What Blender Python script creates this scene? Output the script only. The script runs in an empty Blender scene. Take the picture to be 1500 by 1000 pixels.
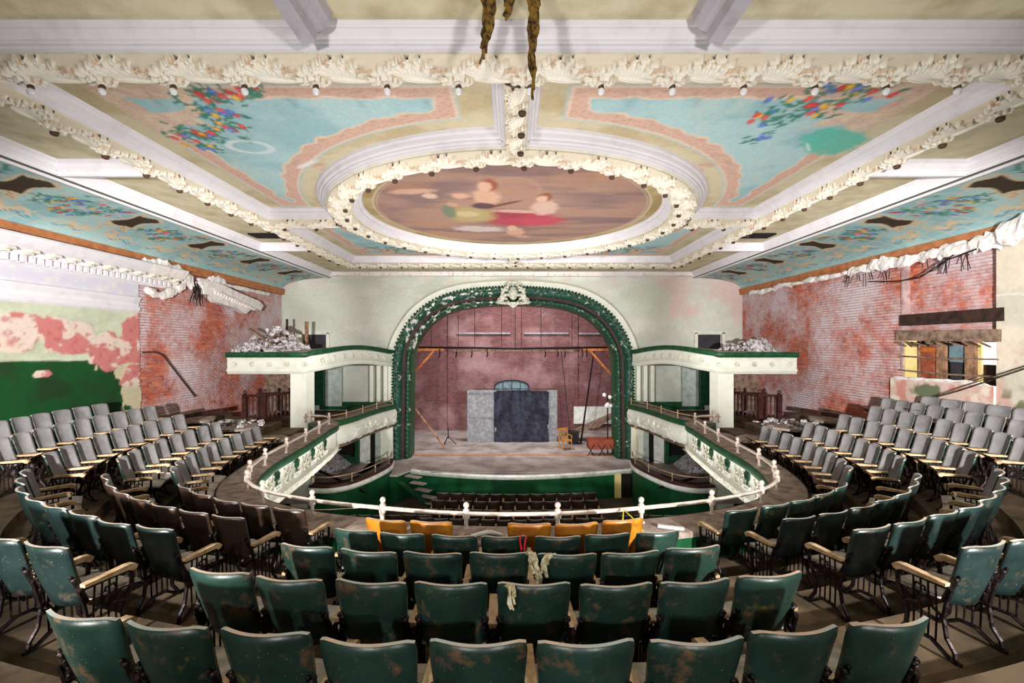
import bpy, math, random
import numpy as np
from mathutils import Vector, Matrix
random.seed(7)
K = 6.1            # height of the camera above the orchestra floor; everything is written relative to the camera and lifted at the end
sc = bpy.context.scene
COL = sc.collection
PI = math.pi
R = math.radians

# ---------------------------------------------------------------- camera, world, lights, exposure
cam_d = bpy.data.cameras.new('camera'); cam = bpy.data.objects.new('camera', cam_d); COL.objects.link(cam)
cam.location = (0, 0, 0); cam.rotation_euler = (R(90), 0, 0)
cam_d.sensor_width = 36; cam_d.lens = 16.0; cam_d.shift_y = 5/1500; cam_d.clip_start = .05; cam_d.clip_end = 200
sc.camera = cam
world = bpy.data.worlds.new('world'); sc.world = world; world.use_nodes = True
world.node_tree.nodes['Background'].inputs[0].default_value = (.95, .97, 1, 1)
world.node_tree.nodes['Background'].inputs[1].default_value = .10
sc.view_settings.view_transform = 'Standard'; sc.view_settings.look = 'None'
sc.view_settings.gamma = 1; sc.view_settings.use_curve_mapping = False
sc.view_settings.exposure = 0.25

def light(name, kind, loc, target, power, size=.3, cone=None, blend=.6, color=(1, .97, .93)):
    d = bpy.data.lights.new(name, kind); d.energy = power; d.color = color
    if kind == 'AREA': d.shape = 'DISK'; d.size = size
    else: d.shadow_soft_size = size
    if kind == 'SPOT': d.spot_size = R(cone); d.spot_blend = blend
    o = bpy.data.objects.new(name, d); COL.objects.link(o); o.location = loc
    o.rotation_euler = (Vector(target)-Vector(loc)).to_track_quat('-Z', 'Y').to_euler()
    return o
# photographer's lamps: two far behind the tripod, two just behind it; the unseen wall, well, ceiling and stage fills are added
light('far_lamp_left', 'SPOT', (-5.0, -3, .3), (1.0, 20, -1.8), 6800, .12, 42, .7)
light('far_lamp_right', 'SPOT', (5.0, -3, .3), (-1.0, 20, -1.8), 6800, .12, 42, .7)
light('row_lamp_left', 'SPOT', (-1.9, -3.2, 1.2), (-.9, 5.5, -2.9), 520, .05, 50, .7)
light('row_lamp_right', 'SPOT', (2.2, -3.2, 1.3), (1.1, 5.5, -2.9), 520, .05, 50, .7)
light('wall_fill_left', 'SPOT', (-1.5, -2, -.1), (-10, 13.5, .3), 11500, .12, 34, .6)  # this pair is added fill, unseen, to brighten the side walls
light('wall_fill_right', 'SPOT', (1.5, -2, -.1), (10, 13.5, .3), 11500, .12, 34, .6)
for x_ in (-3.2, 0, 3.2): light('well_fill', 'AREA', (x_, 7.6, -4.4), (x_*.6, 8.6, 3.2), 150, 1.0)  # added fill hidden in the stalls well, shining up at the ceiling
light('well_fill', 'AREA', (-3.6, 12.5, -5.2), (-2.5, 12.4, 3.2), 130, 1.0)
light('well_fill', 'AREA', (3.6, 12.5, -5.2), (2.5, 12.4, 3.2), 130, 1.0)
light('near_ceiling_fill', 'SPOT', (-3.2, -2.6, -.2), (-1.2, 4, 4.6), 980, .3, 84, .9)  # added soft fill, unseen, for the near ceiling
light('near_ceiling_fill', 'SPOT', (3.2, -2.6, -.2), (1.2, 4, 4.6), 980, .3, 84, .9)
light('stage_fill', 'AREA', (0, 21.6, 4.6), (0, 23.2, -5), 760, 2.0)  # added overhead fill, hidden behind the arch, brightens the stage

# ---------------------------------------------------------------- numpy noise
def _h(ix, iy, s):
    n = (ix.astype(np.int64)*374761393 + iy.astype(np.int64)*668265263 + s*1274126177) & 0xffffffff
    n = ((n ^ (n >> 13))*1274126177) & 0xffffffff
    return ((n ^ (n >> 16)) & 0xffff)/65535.0
def vn(x, y, s=0):
    x = np.asarray(x, float); y = np.asarray(y, float)
    ix = np.floor(x); iy = np.floor(y); fx = x-ix; fy = y-iy
    fx = fx*fx*(3-2*fx); fy = fy*fy*(3-2*fy)
    a = _h(ix, iy, s); b = _h(ix+1, iy, s); c = _h(ix, iy+1, s); d = _h(ix+1, iy+1, s)
    return (a*(1-fx)+b*fx)*(1-fy)+(c*(1-fx)+d*fx)*fy
def fbm(x, y, s=0, o=4):
    t = 0; a = .5; n = 0
    for i in range(o):
        t = t+a*vn(x*2**i, y*2**i, s+i*17); n += a; a *= .5
    return t/n
def ss(a, b, x): t = np.clip((x-a)/(b-a), 0, 1); return t*t*(3-2*t)
def lin(c): c = np.asarray(c, float)/255; return np.where(c <= .04045, c/12.92, ((c+.055)/1.055)**2.4)
def L(*c): return tuple(float(v) for v in lin(c))
def mix(base, c, m): return base*(1-m[..., None])+np.asarray(c)*m[..., None]

# ---------------------------------------------------------------- materials
MATS = {}
def nodes_mat(name):
    m = bpy.data.materials.new(name); m.use_nodes = True; nt = m.node_tree
    b = nt.nodes['Principled BSDF']; MATS[name] = m
    return m, nt, b
def N(nt, t, **kw):
    n = nt.nodes.new(t)
    for k, v in kw.items():
        if k.startswith('i_'): n.inputs[k[2:].replace('_', ' ')].default_value = v
        else: setattr(n, k, v)
    return n
def mixrgb(nt, fac, a, b, mode='MIX'):
    n = nt.nodes.new('ShaderNodeMix'); n.data_type = 'RGBA'; n.blend_type = mode
    for s, v in ((0, fac), (6, a), (7, b)):
        if hasattr(v, 'is_linked') or hasattr(v, 'links'): nt.links.new(v, n.inputs[s])
        else: n.inputs[s].default_value = (*v, 1) if s else v
    return n.outputs[2]
def ramp(nt, src, lo, hi):
    n = nt.nodes.new('ShaderNodeMapRange'); n.inputs[1].default_value = lo; n.inputs[2].default_value = hi
    nt.links.new(src, n.inputs[0]); return n.outputs[0]
def noise(nt, scale, vec=None, detail=6, rough=.6):
    n = nt.nodes.new('ShaderNodeTexNoise'); n.inputs['Scale'].default_value = scale
    n.inputs['Detail'].default_value = detail; n.inputs['Roughness'].default_value = rough
    if vec is not None: nt.links.new(vec, n.inputs['Vector'])
    return n.outputs['Fac']
def wpos(nt): return nt.nodes.new('ShaderNodeNewGeometry').outputs['Position']
def opos(nt): return nt.nodes.new('ShaderNodeTexCoord').outputs['Object']
def bump(nt, b, h, strength=.4, dist=.02):
    n = nt.nodes.new('ShaderNodeBump'); n.inputs['Strength'].default_value = strength; n.inputs['Distance'].default_value = dist
    nt.links.new(h, n.inputs['Height']); nt.links.new(n.outputs[0], b.inputs['Normal'])
def simple(name, c, rough=.7, c2=None, scale=6, lo=.45, hi=.65, bmp=.3, metal=0, dist=.01, world_space=True, spec=.3):
    m, nt, b = nodes_mat(name)
    v = wpos(nt) if world_space else opos(nt)
    f = noise(nt, scale, v)
    if c2 is not None: nt.links.new(mixrgb(nt, ramp(nt, f, lo, hi), L(*c), L(*c2)), b.inputs['Base Color'])
    else: b.inputs['Base Color'].default_value = (*L(*c), 1)
    b.inputs['Roughness'].default_value = rough; b.inputs['Metallic'].default_value = metal
    b.inputs['Specular IOR Level'].default_value = spec
    if bmp: bump(nt, b, f, bmp, dist)
    return m
def attr_mat(name, rough=.8, scale=14, bmp=.25, amount=.25, dist=.01):
    m, nt, b = nodes_mat(name)
    a = N(nt, 'ShaderNodeAttribute', attribute_name='Col')
    f = noise(nt, scale, wpos(nt), 8, .7)
    g = ramp(nt, f, .3, .7)
    c = mixrgb(nt, 1.0, a.outputs['Color'], mixrgb(nt, g, (1-amount,)*3, (1, 1, 1)), 'MULTIPLY')
    nt.links.new(c, b.inputs['Base Color']); b.inputs['Roughness'].default_value = rough
    b.inputs['Specular IOR Level'].default_value = .25
    bump(nt, b, f, bmp, dist); return m

attr_mat('mural', .85, 14, .25, .16); attr_mat('plaster_paint', .8, 9, .35, .18); attr_mat('relief', .75, 30, .2, .12)
simple('crown_white', (226, 222, 228), .6, (206, 200, 206), 3, .5, .8)
simple('frieze_lavender', (204, 202, 216), .7, (222, 218, 214), 4, .5, .66)
simple('ceiling_beige', (206, 197, 168), .85, (172, 160, 126), 2.2, .4, .7, .4)
simple('cream_paint', (224, 226, 214), .65, (202, 205, 190), 2.5, .5, .8)
simple('box_relief', (222, 222, 206), .7, (170, 168, 150), 14, .45, .62, .9, dist=.03)
simple('green_trim', (28, 84, 52), .45, (20, 62, 38), 5, .4, .6)
simple('green_wall', (20, 92, 50), .5, (14, 62, 36), 2.5, .35, .7)
simple('brown_band', (188, 124, 82), .6, (160, 98, 60), 4, .4, .65)
simple('broken_plaster', (240, 234, 232), .8, (205, 190, 180), 6, .5, .7, .8, dist=.03)
simple('rubble', (214, 210, 214), .9, (120, 108, 108), 9, .45, .6, .7, dist=.02)
simple('dusty_ledge', (172, 156, 146), .85, (118, 104, 94), 5, .4, .65, .5)
simple('floor_brown', (116, 98, 78), .85, (70, 58, 44), 1.7, .4, .62, .6)
simple('orchestra_floor', (84, 72, 62), .8, (50, 42, 36), 1.7, .4, .62, .4)
simple('stage_boards', (186, 174, 170), .6, (138, 124, 122), 1.1, .38, .64, .4)
simple('rail_white', (214, 200, 190), .4, (186, 160, 140), 12, .5, .7)
simple('rail_brass', (190, 160, 132), .35, (120, 90, 70), 14, .45, .65, metal=.3)
simple('dark_wood', (74, 40, 34), .4, (44, 24, 22), 8, .4, .6)
simple('timber', (176, 136, 108), .7, (120, 88, 66), 5, .4, .6)
simple('timber_grey', (150, 126, 110), .8, (104, 84, 72), 6, .4, .6)
simple('orange_timber', (206, 130, 62), .6, (170, 98, 44), 5, .4, .6)
simple('black_cloth', (56, 58, 76), .8, (34, 36, 50), 5, .4, .6, .6)
simple('flat_grey', (136, 138, 146), .8, (164, 164, 170), 7, .45, .6, .4)
simple('black_metal', (26, 22, 24), .35, (70, 52, 48), 22, .5, .68, .8, metal=.5, dist=.01)
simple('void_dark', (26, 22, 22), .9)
simple('grille_dark', (58, 56, 62), .8, (44, 42, 48), 6)
simple('frame_beam', (176, 170, 180), .5, (156, 150, 160), 4, .45, .7)
simple('bulb_glass', (236, 236, 240), .15, spec=.6, bmp=0)
simple('bulb_socket', (84, 60, 44), .6)
simple('arm_wood', (206, 178, 140), .5, (150, 118, 84), 9, .4, .65, world_space=True)
simple('seat_pan', (150, 138, 118), .6, (96, 84, 66), 5, .4, .6)
simple('seat_under', (92, 48, 32), .5, (50, 28, 22), 7, .4, .6)
simple('seat_dust', (206, 200, 196), .8, (170, 162, 154), 9, .4, .6, .3)
simple('rag_brown', (136, 104, 40), .9, (52, 36, 22), 16, .42, .58, 1.0, dist=.03)
simple('rag_white', (222, 214, 184), .9, (160, 146, 110), 20, .45, .6, .8)
simple('red_cloth', (210, 40, 44), .7)
simple('yellow_cord', (232, 214, 40), .5, bmp=0)
simple('yellow_wall', (236, 214, 150), .8, (214, 190, 120), 3)
simple('dark_steel_beam', (64, 44, 38), .6, (36, 26, 24), 5)
simple('red_boards', (172, 96, 70), .6, (130, 66, 48), 6)
simple('blue_sheet', (120, 146, 156), .5, (88, 112, 122), 4)
simple('grey_paint', (176, 188, 182), .7, (150, 160, 152), 4)
simple('chair_wood', (196, 140, 70), .5, (160, 104, 50), 9)
simple('red_cart', (150, 70, 44), .5, (110, 48, 34), 6)
simple('armature_white', (235, 238, 232), .6, (206, 208, 200), 4)
m, nt, b = nodes_mat('daylight_pane'); b.inputs['Base Color'].default_value = (1, 1, 1, 1)
b.inputs['Emission Color'].default_value = (1, 1, 1, 1); b.inputs['Emission Strength'].default_value = 1.2

# dark green pressed ornament of the arch
m, nt, b = nodes_mat('arch_green')
a = N(nt, 'ShaderNodeAttribute', attribute_name='Col')
f = noise(nt, 9, wpos(nt), 6)
nt.links.new(mixrgb(nt, 1.0, a.outputs['Color'], mixrgb(nt, ramp(nt, f, .35, .65), (.7, .7, .75), (1.15, 1.15, 1.2)), 'MULTIPLY'), b.inputs['Base Color'])
b.inputs['Roughness'].default_value = .38; bump(nt, b, f, .3, .02)

# bricks that are geometry: colour per brick plus old limewash in patches of the wall
def brick_mat(name, cols, wash, washlo, washhi):
    m, nt, b = nodes_mat(name)
    g = nt.nodes.new('ShaderNodeNewGeometry'); oi = nt.nodes.new('ShaderNodeObjectInfo')
    ad = N(nt, 'ShaderNodeMath', operation='ADD'); fr = N(nt, 'ShaderNodeMath', operation='FRACT')
    nt.links.new(g.outputs['Random Per Island'], ad.inputs[0]); nt.links.new(oi.outputs['Random'], ad.inputs[1]); nt.links.new(ad.outputs[0], fr.inputs[0])
    cr = nt.nodes.new('ShaderNodeValToRGB'); cr.color_ramp.interpolation = 'LINEAR'
    el = cr.color_ramp.elements
    el[0].color = (*L(*cols[0]), 1); el[1].color = (*L(*cols[-1]), 1)
    for i, c in enumerate(cols[1:-1]): e = el.new((i+1)/(len(cols)-1)); e.color = (*L(*c), 1)
    nt.links.new(fr.outputs[0], cr.inputs[0])
    p = g.outputs['Position']
    w1 = noise(nt, .62, p, 5, .62); w2 = noise(nt, 7, p, 6, .7)
    a2 = N(nt, 'ShaderNodeMath', operation='MULTIPLY_ADD'); nt.links.new(w2, a2.inputs[0]); a2.inputs[1].default_value = .35; nt.links.new(w1, a2.inputs[2])
    f = ramp(nt, a2.outputs[0], washlo, washhi)
    nt.links.new(mixrgb(nt, f, cr.outputs[0], L(*wash)), b.inputs['Base Color'])
    b.inputs['Roughness'].default_value = .85; bump(nt, b, w2, .5, .01)
brick_mat('brick_clay', [(168, 76, 56), (206, 104, 68), (184, 90, 66), (212, 124, 90), (160, 82, 70), (196, 108, 84)], (214, 198, 204), .57, .79)
simple('brick_mortar', (196, 172, 172), .9, (160, 130, 128), 5, .4, .6, .5)
m, nt, b = nodes_mat('stage_brick')
tc = nt.nodes.new('ShaderNodeTexCoord'); sp = nt.nodes.new('ShaderNodeSeparateXYZ'); cb = nt.nodes.new('ShaderNodeCombineXYZ')
nt.links.new(tc.outputs['Object'], sp.inputs[0]); nt.links.new(sp.outputs[0], cb.inputs[0]); nt.links.new(sp.outputs[2], cb.inputs[1])
bt = N(nt, 'ShaderNodeTexBrick'); nt.links.new(cb.outputs[0], bt.inputs['Vector'])
bt.inputs['Scale'].default_value = 1; bt.inputs['Brick Width'].default_value = .23; bt.inputs['Row Height'].default_value = .085; bt.inputs['Mortar Size'].default_value = .012
bt.inputs['Color1'].default_value = (*L(104, 68, 70), 1); bt.inputs['Color2'].default_value = (*L(134, 88, 88), 1); bt.inputs['Mortar'].default_value = (*L(96, 58, 62), 1)
f = noise(nt, .5, tc.outputs['Object'], 6, .6)
nt.links.new(mixrgb(nt, ramp(nt, f, .5, .85), bt.outputs['Color'], L(184, 150, 152)), b.inputs['Base Color']); b.inputs['Roughness'].default_value = .85
bump(nt, b, bt.outputs['Fac'], -.5, .02)

# painted plywood chair backs: worn paint, different on every chair
def chair_mat(name, base, base2, worn, spot, lo=.5, hi=.72, rough=.35):
    m, nt, b = nodes_mat(name)
    tc = nt.nodes.new('ShaderNodeTexCoord'); oi = nt.nodes.new('ShaderNodeObjectInfo')
    sc_ = N(nt, 'ShaderNodeVectorMath', operation='SCALE'); ml = N(nt, 'ShaderNodeVectorMath', operation='ADD')
    cx = nt.nodes.new('ShaderNodeCombineXYZ')
    mu = N(nt, 'ShaderNodeMath', operation='MULTIPLY'); nt.links.new(oi.outputs['Random'], mu.inputs[0]); mu.inputs[1].default_value = 57
    for i in range(3): nt.links.new(mu.outputs[0], cx.inputs[i])
    nt.links.new(tc.outputs['Object'], ml.inputs[0]); nt.links.new(cx.outputs[0], ml.inputs[1])
    v = ml.outputs[0]
    f1 = noise(nt, 3.2, v, 5, .6); f2 = noise(nt, 16, v, 6, .65); f3 = noise(nt, 5.5, v, 7, .7); f4 = noise(nt, 70, v, 3, .6)
    c = mixrgb(nt, ramp(nt, f1, .35, .65), L(*base), L(*base2))
    c = mixrgb(nt, ramp(nt, f3, lo+.06, hi+.04), c, L(*worn))
    fz = noise(nt, 4.1, v, 7, .75)
    hue = mixrgb(nt, oi.outputs['Random'], L(*spot), L(*worn))
    c = mixrgb(nt, ramp(nt, fz, .60, .74), c, hue)
    c = mixrgb(nt, ramp(nt, f4, .70, .78), c, L(190, 190, 176))
    nt.links.new(c, b.inputs['Base Color']); b.inputs['Roughness'].default_value = rough
    bump(nt, b, f2, .18, .01)
chair_mat('back_green', (22, 44, 38), (38, 64, 57), (126, 92, 68), (118, 116, 40))
chair_mat('back_orange', (150, 84, 30), (196, 128, 36), (214, 160, 40), (90, 44, 22))
chair_mat('back_brown', (52, 36, 32), (66, 50, 42), (120, 84, 66), (160, 140, 60))
chair_mat('back_blue', (18, 31, 30), (31, 48, 47), (84, 74, 62), (84, 90, 50))
chair_mat('front_grey', (116, 115, 118), (144, 142, 144), (166, 162, 160), (118, 116, 120), rough=.75)
simple('edge_worn_lit', (214, 186, 166), .5, (180, 190, 186), 4, .4, .6, 0)  # worn top edge, with pale rim light also put into its colour

# ---------------------------------------------------------------- mesh helpers
def link(o, parent=None, loc=None):
    COL.objects.link(o)
    if parent is not None: o.parent = parent
    if loc is not None: o.location = loc
    return o
class MB:
    def __init__(s): s.v = []; s.f = []; s.m = []; s.cur = 0
    def add(s, vs, fs):
        n = len(s.v); s.v += [tuple(map(float, p)) for p in vs]
        for f in fs: s.f.append([i+n for i in f]); s.m.append(s.cur)
        return s
    def box(s, c, d, rot=None, taper=1):
        x, y, z = [q/2 for q in d]; M = Matrix.Identity(3) if rot is None else rot
        vs = [Vector((a*x*(taper if e > 0 else 1), b_*y*(taper if e > 0 else 1), e*z)) for e in (-1, 1) for b_ in (-1, 1) for a in (-1, 1)]
        return s.add([M @ v+Vector(c) for v in vs], [(0, 2, 3, 1), (4, 5, 7, 6), (0, 1, 5, 4), (2, 6, 7, 3), (0, 4, 6, 2), (1, 3, 7, 5)])
    def tube(s, pts, r, n=8, closed=False, cap=True):
        pts = [Vector(p) for p in pts]; rr = r if hasattr(r, '__len__') else [r]*len(pts)
        rings = []; up = None
        for i, p in enumerate(pts):
            if closed: t = pts[(i+1) % len(pts)]-pts[i-1]
            else: t = pts[min(i+1, len(pts)-1)]-pts[max(i-1, 0)]
            t.normalize()
            if up is None:
                up = Vector((0, 0, 1)) if abs(t.z) < .9 else Vector((1, 0, 0))
            a = t.cross(up)
            if a.length < 1e-4: a = t.orthogonal()
            a.normalize(); u2 = a.cross(t).normalized(); up = u2
            rings.append([p+(a*math.cos(2*PI*k/n)+u2*math.sin(2*PI*k/n))*rr[i] for k in range(n)])
        vs = [q for g in rings for q in g]; fs = []; m_ = len(pts)
        for i in range(m_ if closed else m_-1):
            j = (i+1) % m_
            for k in range(n): fs.append((i*n+k, i*n+(k+1) % n, j*n+(k+1) % n, j*n+k))
        if cap and not closed: fs += [tuple(range(n))[::-1], tuple((m_-1)*n+k for k in range(n))]
        return s.add(vs, fs)
    def lathe(s, prof, c=(0, 0, 0), n=10, M=None):
        vs = []; fs = []
        for r, z in prof:
            for k in range(n):
                p = Vector((r*math.cos(2*PI*k/n), r*math.sin(2*PI*k/n), z))
                if M is not None: p = M @ p
                vs.append(p+Vector(c))
        for i in range(len(prof)-1):
            for k in range(n): fs.append((i*n+k, i*n+(k+1) % n, (i+1)*n+(k+1) % n, (i+1)*n+k))
        fs += [tuple(range(n))[::-1], tuple((len(prof)-1)*n+k for k in range(n))]
        return s.add(vs, fs)
    def prism(s, poly, axis, a, b_):
        """poly of 2D points extruded along axis ('x','y','z') from a to b_"""
        def P(p, t):
            return {'x': (t, p[0], p[1]), 'y': (p[0], t, p[1]), 'z': (p[0], p[1], t)}[axis]
        n = len(poly); vs = [P(p, a) for p in poly]+[P(p, b_) for p in poly]
        fs = [tuple(range(n)), tuple(range(n, 2*n))[::-1]]+[(i, i+n, (i+1) % n+n, (i+1) % n) for i in range(n)]
        return s.add(vs, fs)
    def chunk(s, c, size, seed):
        rr = random.Random(seed)
        M = Matrix.Rotation(rr.uniform(0, 6.3), 3, 'Z') @ Matrix.Rotation(rr.uniform(-.7, .7), 3, 'X')
        x, y, z = size
        vs = []
        for e in (-1, 1):
            for k in range(5):
                a = 2*PI*k/5+rr.uniform(-.35, .35); q = rr.uniform(.7, 1)*(1 if e < 0 else .85)
                vs.append(M @ Vector((x*q*math.cos(a), y*q*math.sin(a), e*z*rr.uniform(.7, 1)))+Vector(c))
        return s.add(vs, [(4, 3, 2, 1, 0), (5, 6, 7, 8, 9)]+[(k, (k+1) % 5, (k+1) % 5+5, k+5) for k in range(5)])
    def mesh(s, name, mats, smooth=False):
        me = bpy.data.meshes.new(name); me.from_pydata(s.v, [], s.f)
        for m_ in (mats if isinstance(mats, (list, tuple)) else [mats]): me.materials.append(MATS[m_])
        if len(set(s.m)) > 1: me.polygons.foreach_set('material_index', s.m)
        if smooth: me.polygons.foreach_set('use_smooth', [True]*len(me.polygons))
        me.update(); return me
    def build(s, name, mats, parent=None, smooth=False, loc=None):
        return link(bpy.data.objects.new(name, s.mesh(name, mats, smooth)), parent, loc)
def obj(name, me, parent=None, loc=None, rot=None):
    o = link(bpy.data.objects.new(name, me), parent, loc)
    if rot is not None: o.rotation_euler = rot
    return o
def tag(o, label=None, cat=None, group=None, kind=None):
    if label: o['label'] = label
    if cat: o['category'] = cat
    if group: o['group'] = group
    if kind: o['kind'] = kind
    return o
def struct(o, label=None, cat=None): return tag(o, label, cat, kind='structure')
def empty(name, loc=(0, 0, 0), rz=0):
    o = bpy.data.objects.new(name, None); COL.objects.link(o); o.location = loc; o.rotation_euler = (0, 0, rz); o.empty_display_size = .1; return o
def copy_tree(o, parent=None):
    c = o.copy(); COL.objects.link(c); c.parent = parent
    for ch in list(o.children): copy_tree(ch, c)
    return c
def grid_mesh(name, P, color=None, mat='mural', smooth=True, keep=None, closed=False):
    """P: (nu,nv,3) array; color (nu,nv,3) linear; keep (nu-1,nv-1) bool"""
    nu, nv = P.shape[:2]
    idx = np.arange(nu*nv).reshape(nu, nv)
    if closed: idx = np.vstack([idx, idx[:1]])
    a = idx[:-1, :-1]; b_ = idx[1:, :-1]; c = idx[1:, 1:]; d = idx[:-1, 1:]
    q = np.stack([a, b_, c, d], -1)
    q = q[keep] if keep is not None else q.reshape(-1, 4)
    me = bpy.data.meshes.new(name)
    V = P.reshape(-1, 3)
    if keep is not None:
        used = np.unique(q); mp = np.full(len(V), -1); mp[used] = np.arange(len(used)); q = mp[q]; V = V[used]
    me.vertices.add(len(V)); me.vertices.foreach_set('co', V.astype(np.float32).ravel())
    me.loops.add(q.size); me.loops.foreach_set('vertex_index', q.astype(np.int32).ravel())
    me.polygons.add(len(q)); me.polygons.foreach_set('loop_start', np.arange(0, q.size, 4, dtype=np.int32))
    me.polygons.foreach_set('loop_total', np.full(len(q), 4, dtype=np.int32))
    if smooth: me.polygons.foreach_set('use_smooth', np.ones(len(q), bool))
    me.update(calc_edges=True); me.validate()
    if color is not None:
        C_ = color.reshape(-1, 3)
        if keep is not None: C_ = C_[used]
        at = me.color_attributes.new('Col', 'FLOAT_COLOR', 'POINT')
        at.data.foreach_set('color', np.concatenate([np.clip(C_, 0, 1), np.ones((len(C_), 1))], 1).astype(np.float32).ravel())
    me.materials.append(MATS[mat]); return me
def normals(path, closed=False):
    p = np.asarray(path, float)
    if closed: t = np.roll(p, -1, 0)-np.roll(p, 1, 0)
    else: t = np.gradient(p, axis=0)
    t = t[:, :2]/np.linalg.norm(t[:, :2], axis=1)[:, None]
    return np.stack([t[:, 1], -t[:, 0]], 1)
def smoothpath(pts, step=.1):
    p = np.asarray(pts, float)
    q = [p[0]]
    P_ = np.vstack([2*p[0]-p[1], p, 2*p[-1]-p[-2]])
    for i in range(1, len(P_)-2):
        a, b_, c, d = P_[i-1:i+3]; n = max(2, int(np.linalg.norm(c-b_)/step))
        for k in range(1, n+1):
            t = k/n
            q.append(.5*((2*b_)+(-a+c)*t+(2*a-5*b_+4*c-d)*t*t+(-a+3*b_-3*c+d)*t**3))
    q = np.array(q)
    s = np.concatenate([[0], np.cumsum(np.linalg.norm(np.diff(q, axis=0), axis=1))])
    u = np.linspace(0, s[-1], max(2, int(s[-1]/step)+1))
    return np.stack([np.interp(u, s, q[:, i]) for i in range(q.shape[1])], 1)
def arclen(p): return np.concatenate([[0], np.cumsum(np.linalg.norm(np.diff(p[:, :2], axis=0), axis=1))])
def sweep(name, path, prof, mat, parent=None, closed=False, smooth=False, loop=False, n=None):
    """prof (offset to the right of travel, z). path (N,2) or (N,3) with its own z"""
    path = np.asarray(path, float); nn = normals(path, closed) if n is None else n
    pr = list(prof)+([prof[0]] if loop else [])
    P = np.zeros((len(path), len(pr), 3))
    for j, (o, z) in enumerate(pr):
        P[:, j, :2] = path[:, :2]+nn*o; P[:, j, 2] = z+(path[:, 2] if path.shape[1] > 2 else 0)
    me = grid_mesh(name, P, None, mat, smooth, closed=closed)
    return obj(name, me, parent)
# ================================================================ CEILING
HP, HB = 3.17, 2.94
RC = (0.0, 10.95)
CROWN = [(0, .23), (.015, .215), (.015, .19), (.04, .185), (.055, .165), (.062, .13), (.085, .10), (.11, .092), (.105, .070), (.13, .07), (.142, .05), (.145, .018), (.17, .018), (.165, 0)]  # from panel to soffit (away, down)

def blot(c, X, Y, x, y, rx, ry, col, rot=0, soft=.25, amt=1.0, jit=0, seed=1):
    ca, sa = math.cos(rot), math.sin(rot)
    dx, dy = X-x, Y-y; a = (dx*ca+dy*sa)/rx; b_ = (-dx*sa+dy*ca)/ry
    d = np.sqrt(a*a+b_*b_)
    if jit: d = d+jit*(fbm(X*9, Y*9, seed)-.5)
    m_ = (1-ss(1-soft, 1+soft, d))*amt
    return mix(c, lin(col), m_)
def flowers(c, X, Y, spots, sc_=1.0, seed=3):
    rr = random.Random(seed)
    for (x, y, w, h, n) in spots:
        for k in range(n*2):
            px, py = x+rr.gauss(0, w), y+rr.gauss(0, h)
            for q in range(3):
                c = blot(c, X, Y, px+rr.uniform(-.09, .09)*sc_, py+rr.uniform(-.09, .09)*sc_, .065*sc_, .026*sc_, (62, 130, 112), rr.uniform(0, 3), .3, .85)
        for k in range(n):
            px, py = x+rr.gauss(0, w), y+rr.gauss(0, h)
            col = rr.choice([(214, 66, 60), (220, 76, 72), (196, 50, 60), (228, 160, 50), (226, 178, 60), (90, 120, 200), (104, 128, 206)])
            c = blot(c, X, Y, px, py, .05*sc_, .075*sc_, col, 0, .25, .9, .5)
            c = blot(c, X, Y, px, py, .02*sc_, .03*sc_, [min(255, v+40) for v in col], 0, .3, .8)
    return c
def scrolls(X, Y, s, seed):
    """thin curling lines of a painted border"""
    w = fbm(X*1.6/s, Y*1.6/s, seed, 3)*9
    return 1-ss(.0, .22, np.abs((w % 1.0)-.5))

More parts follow.
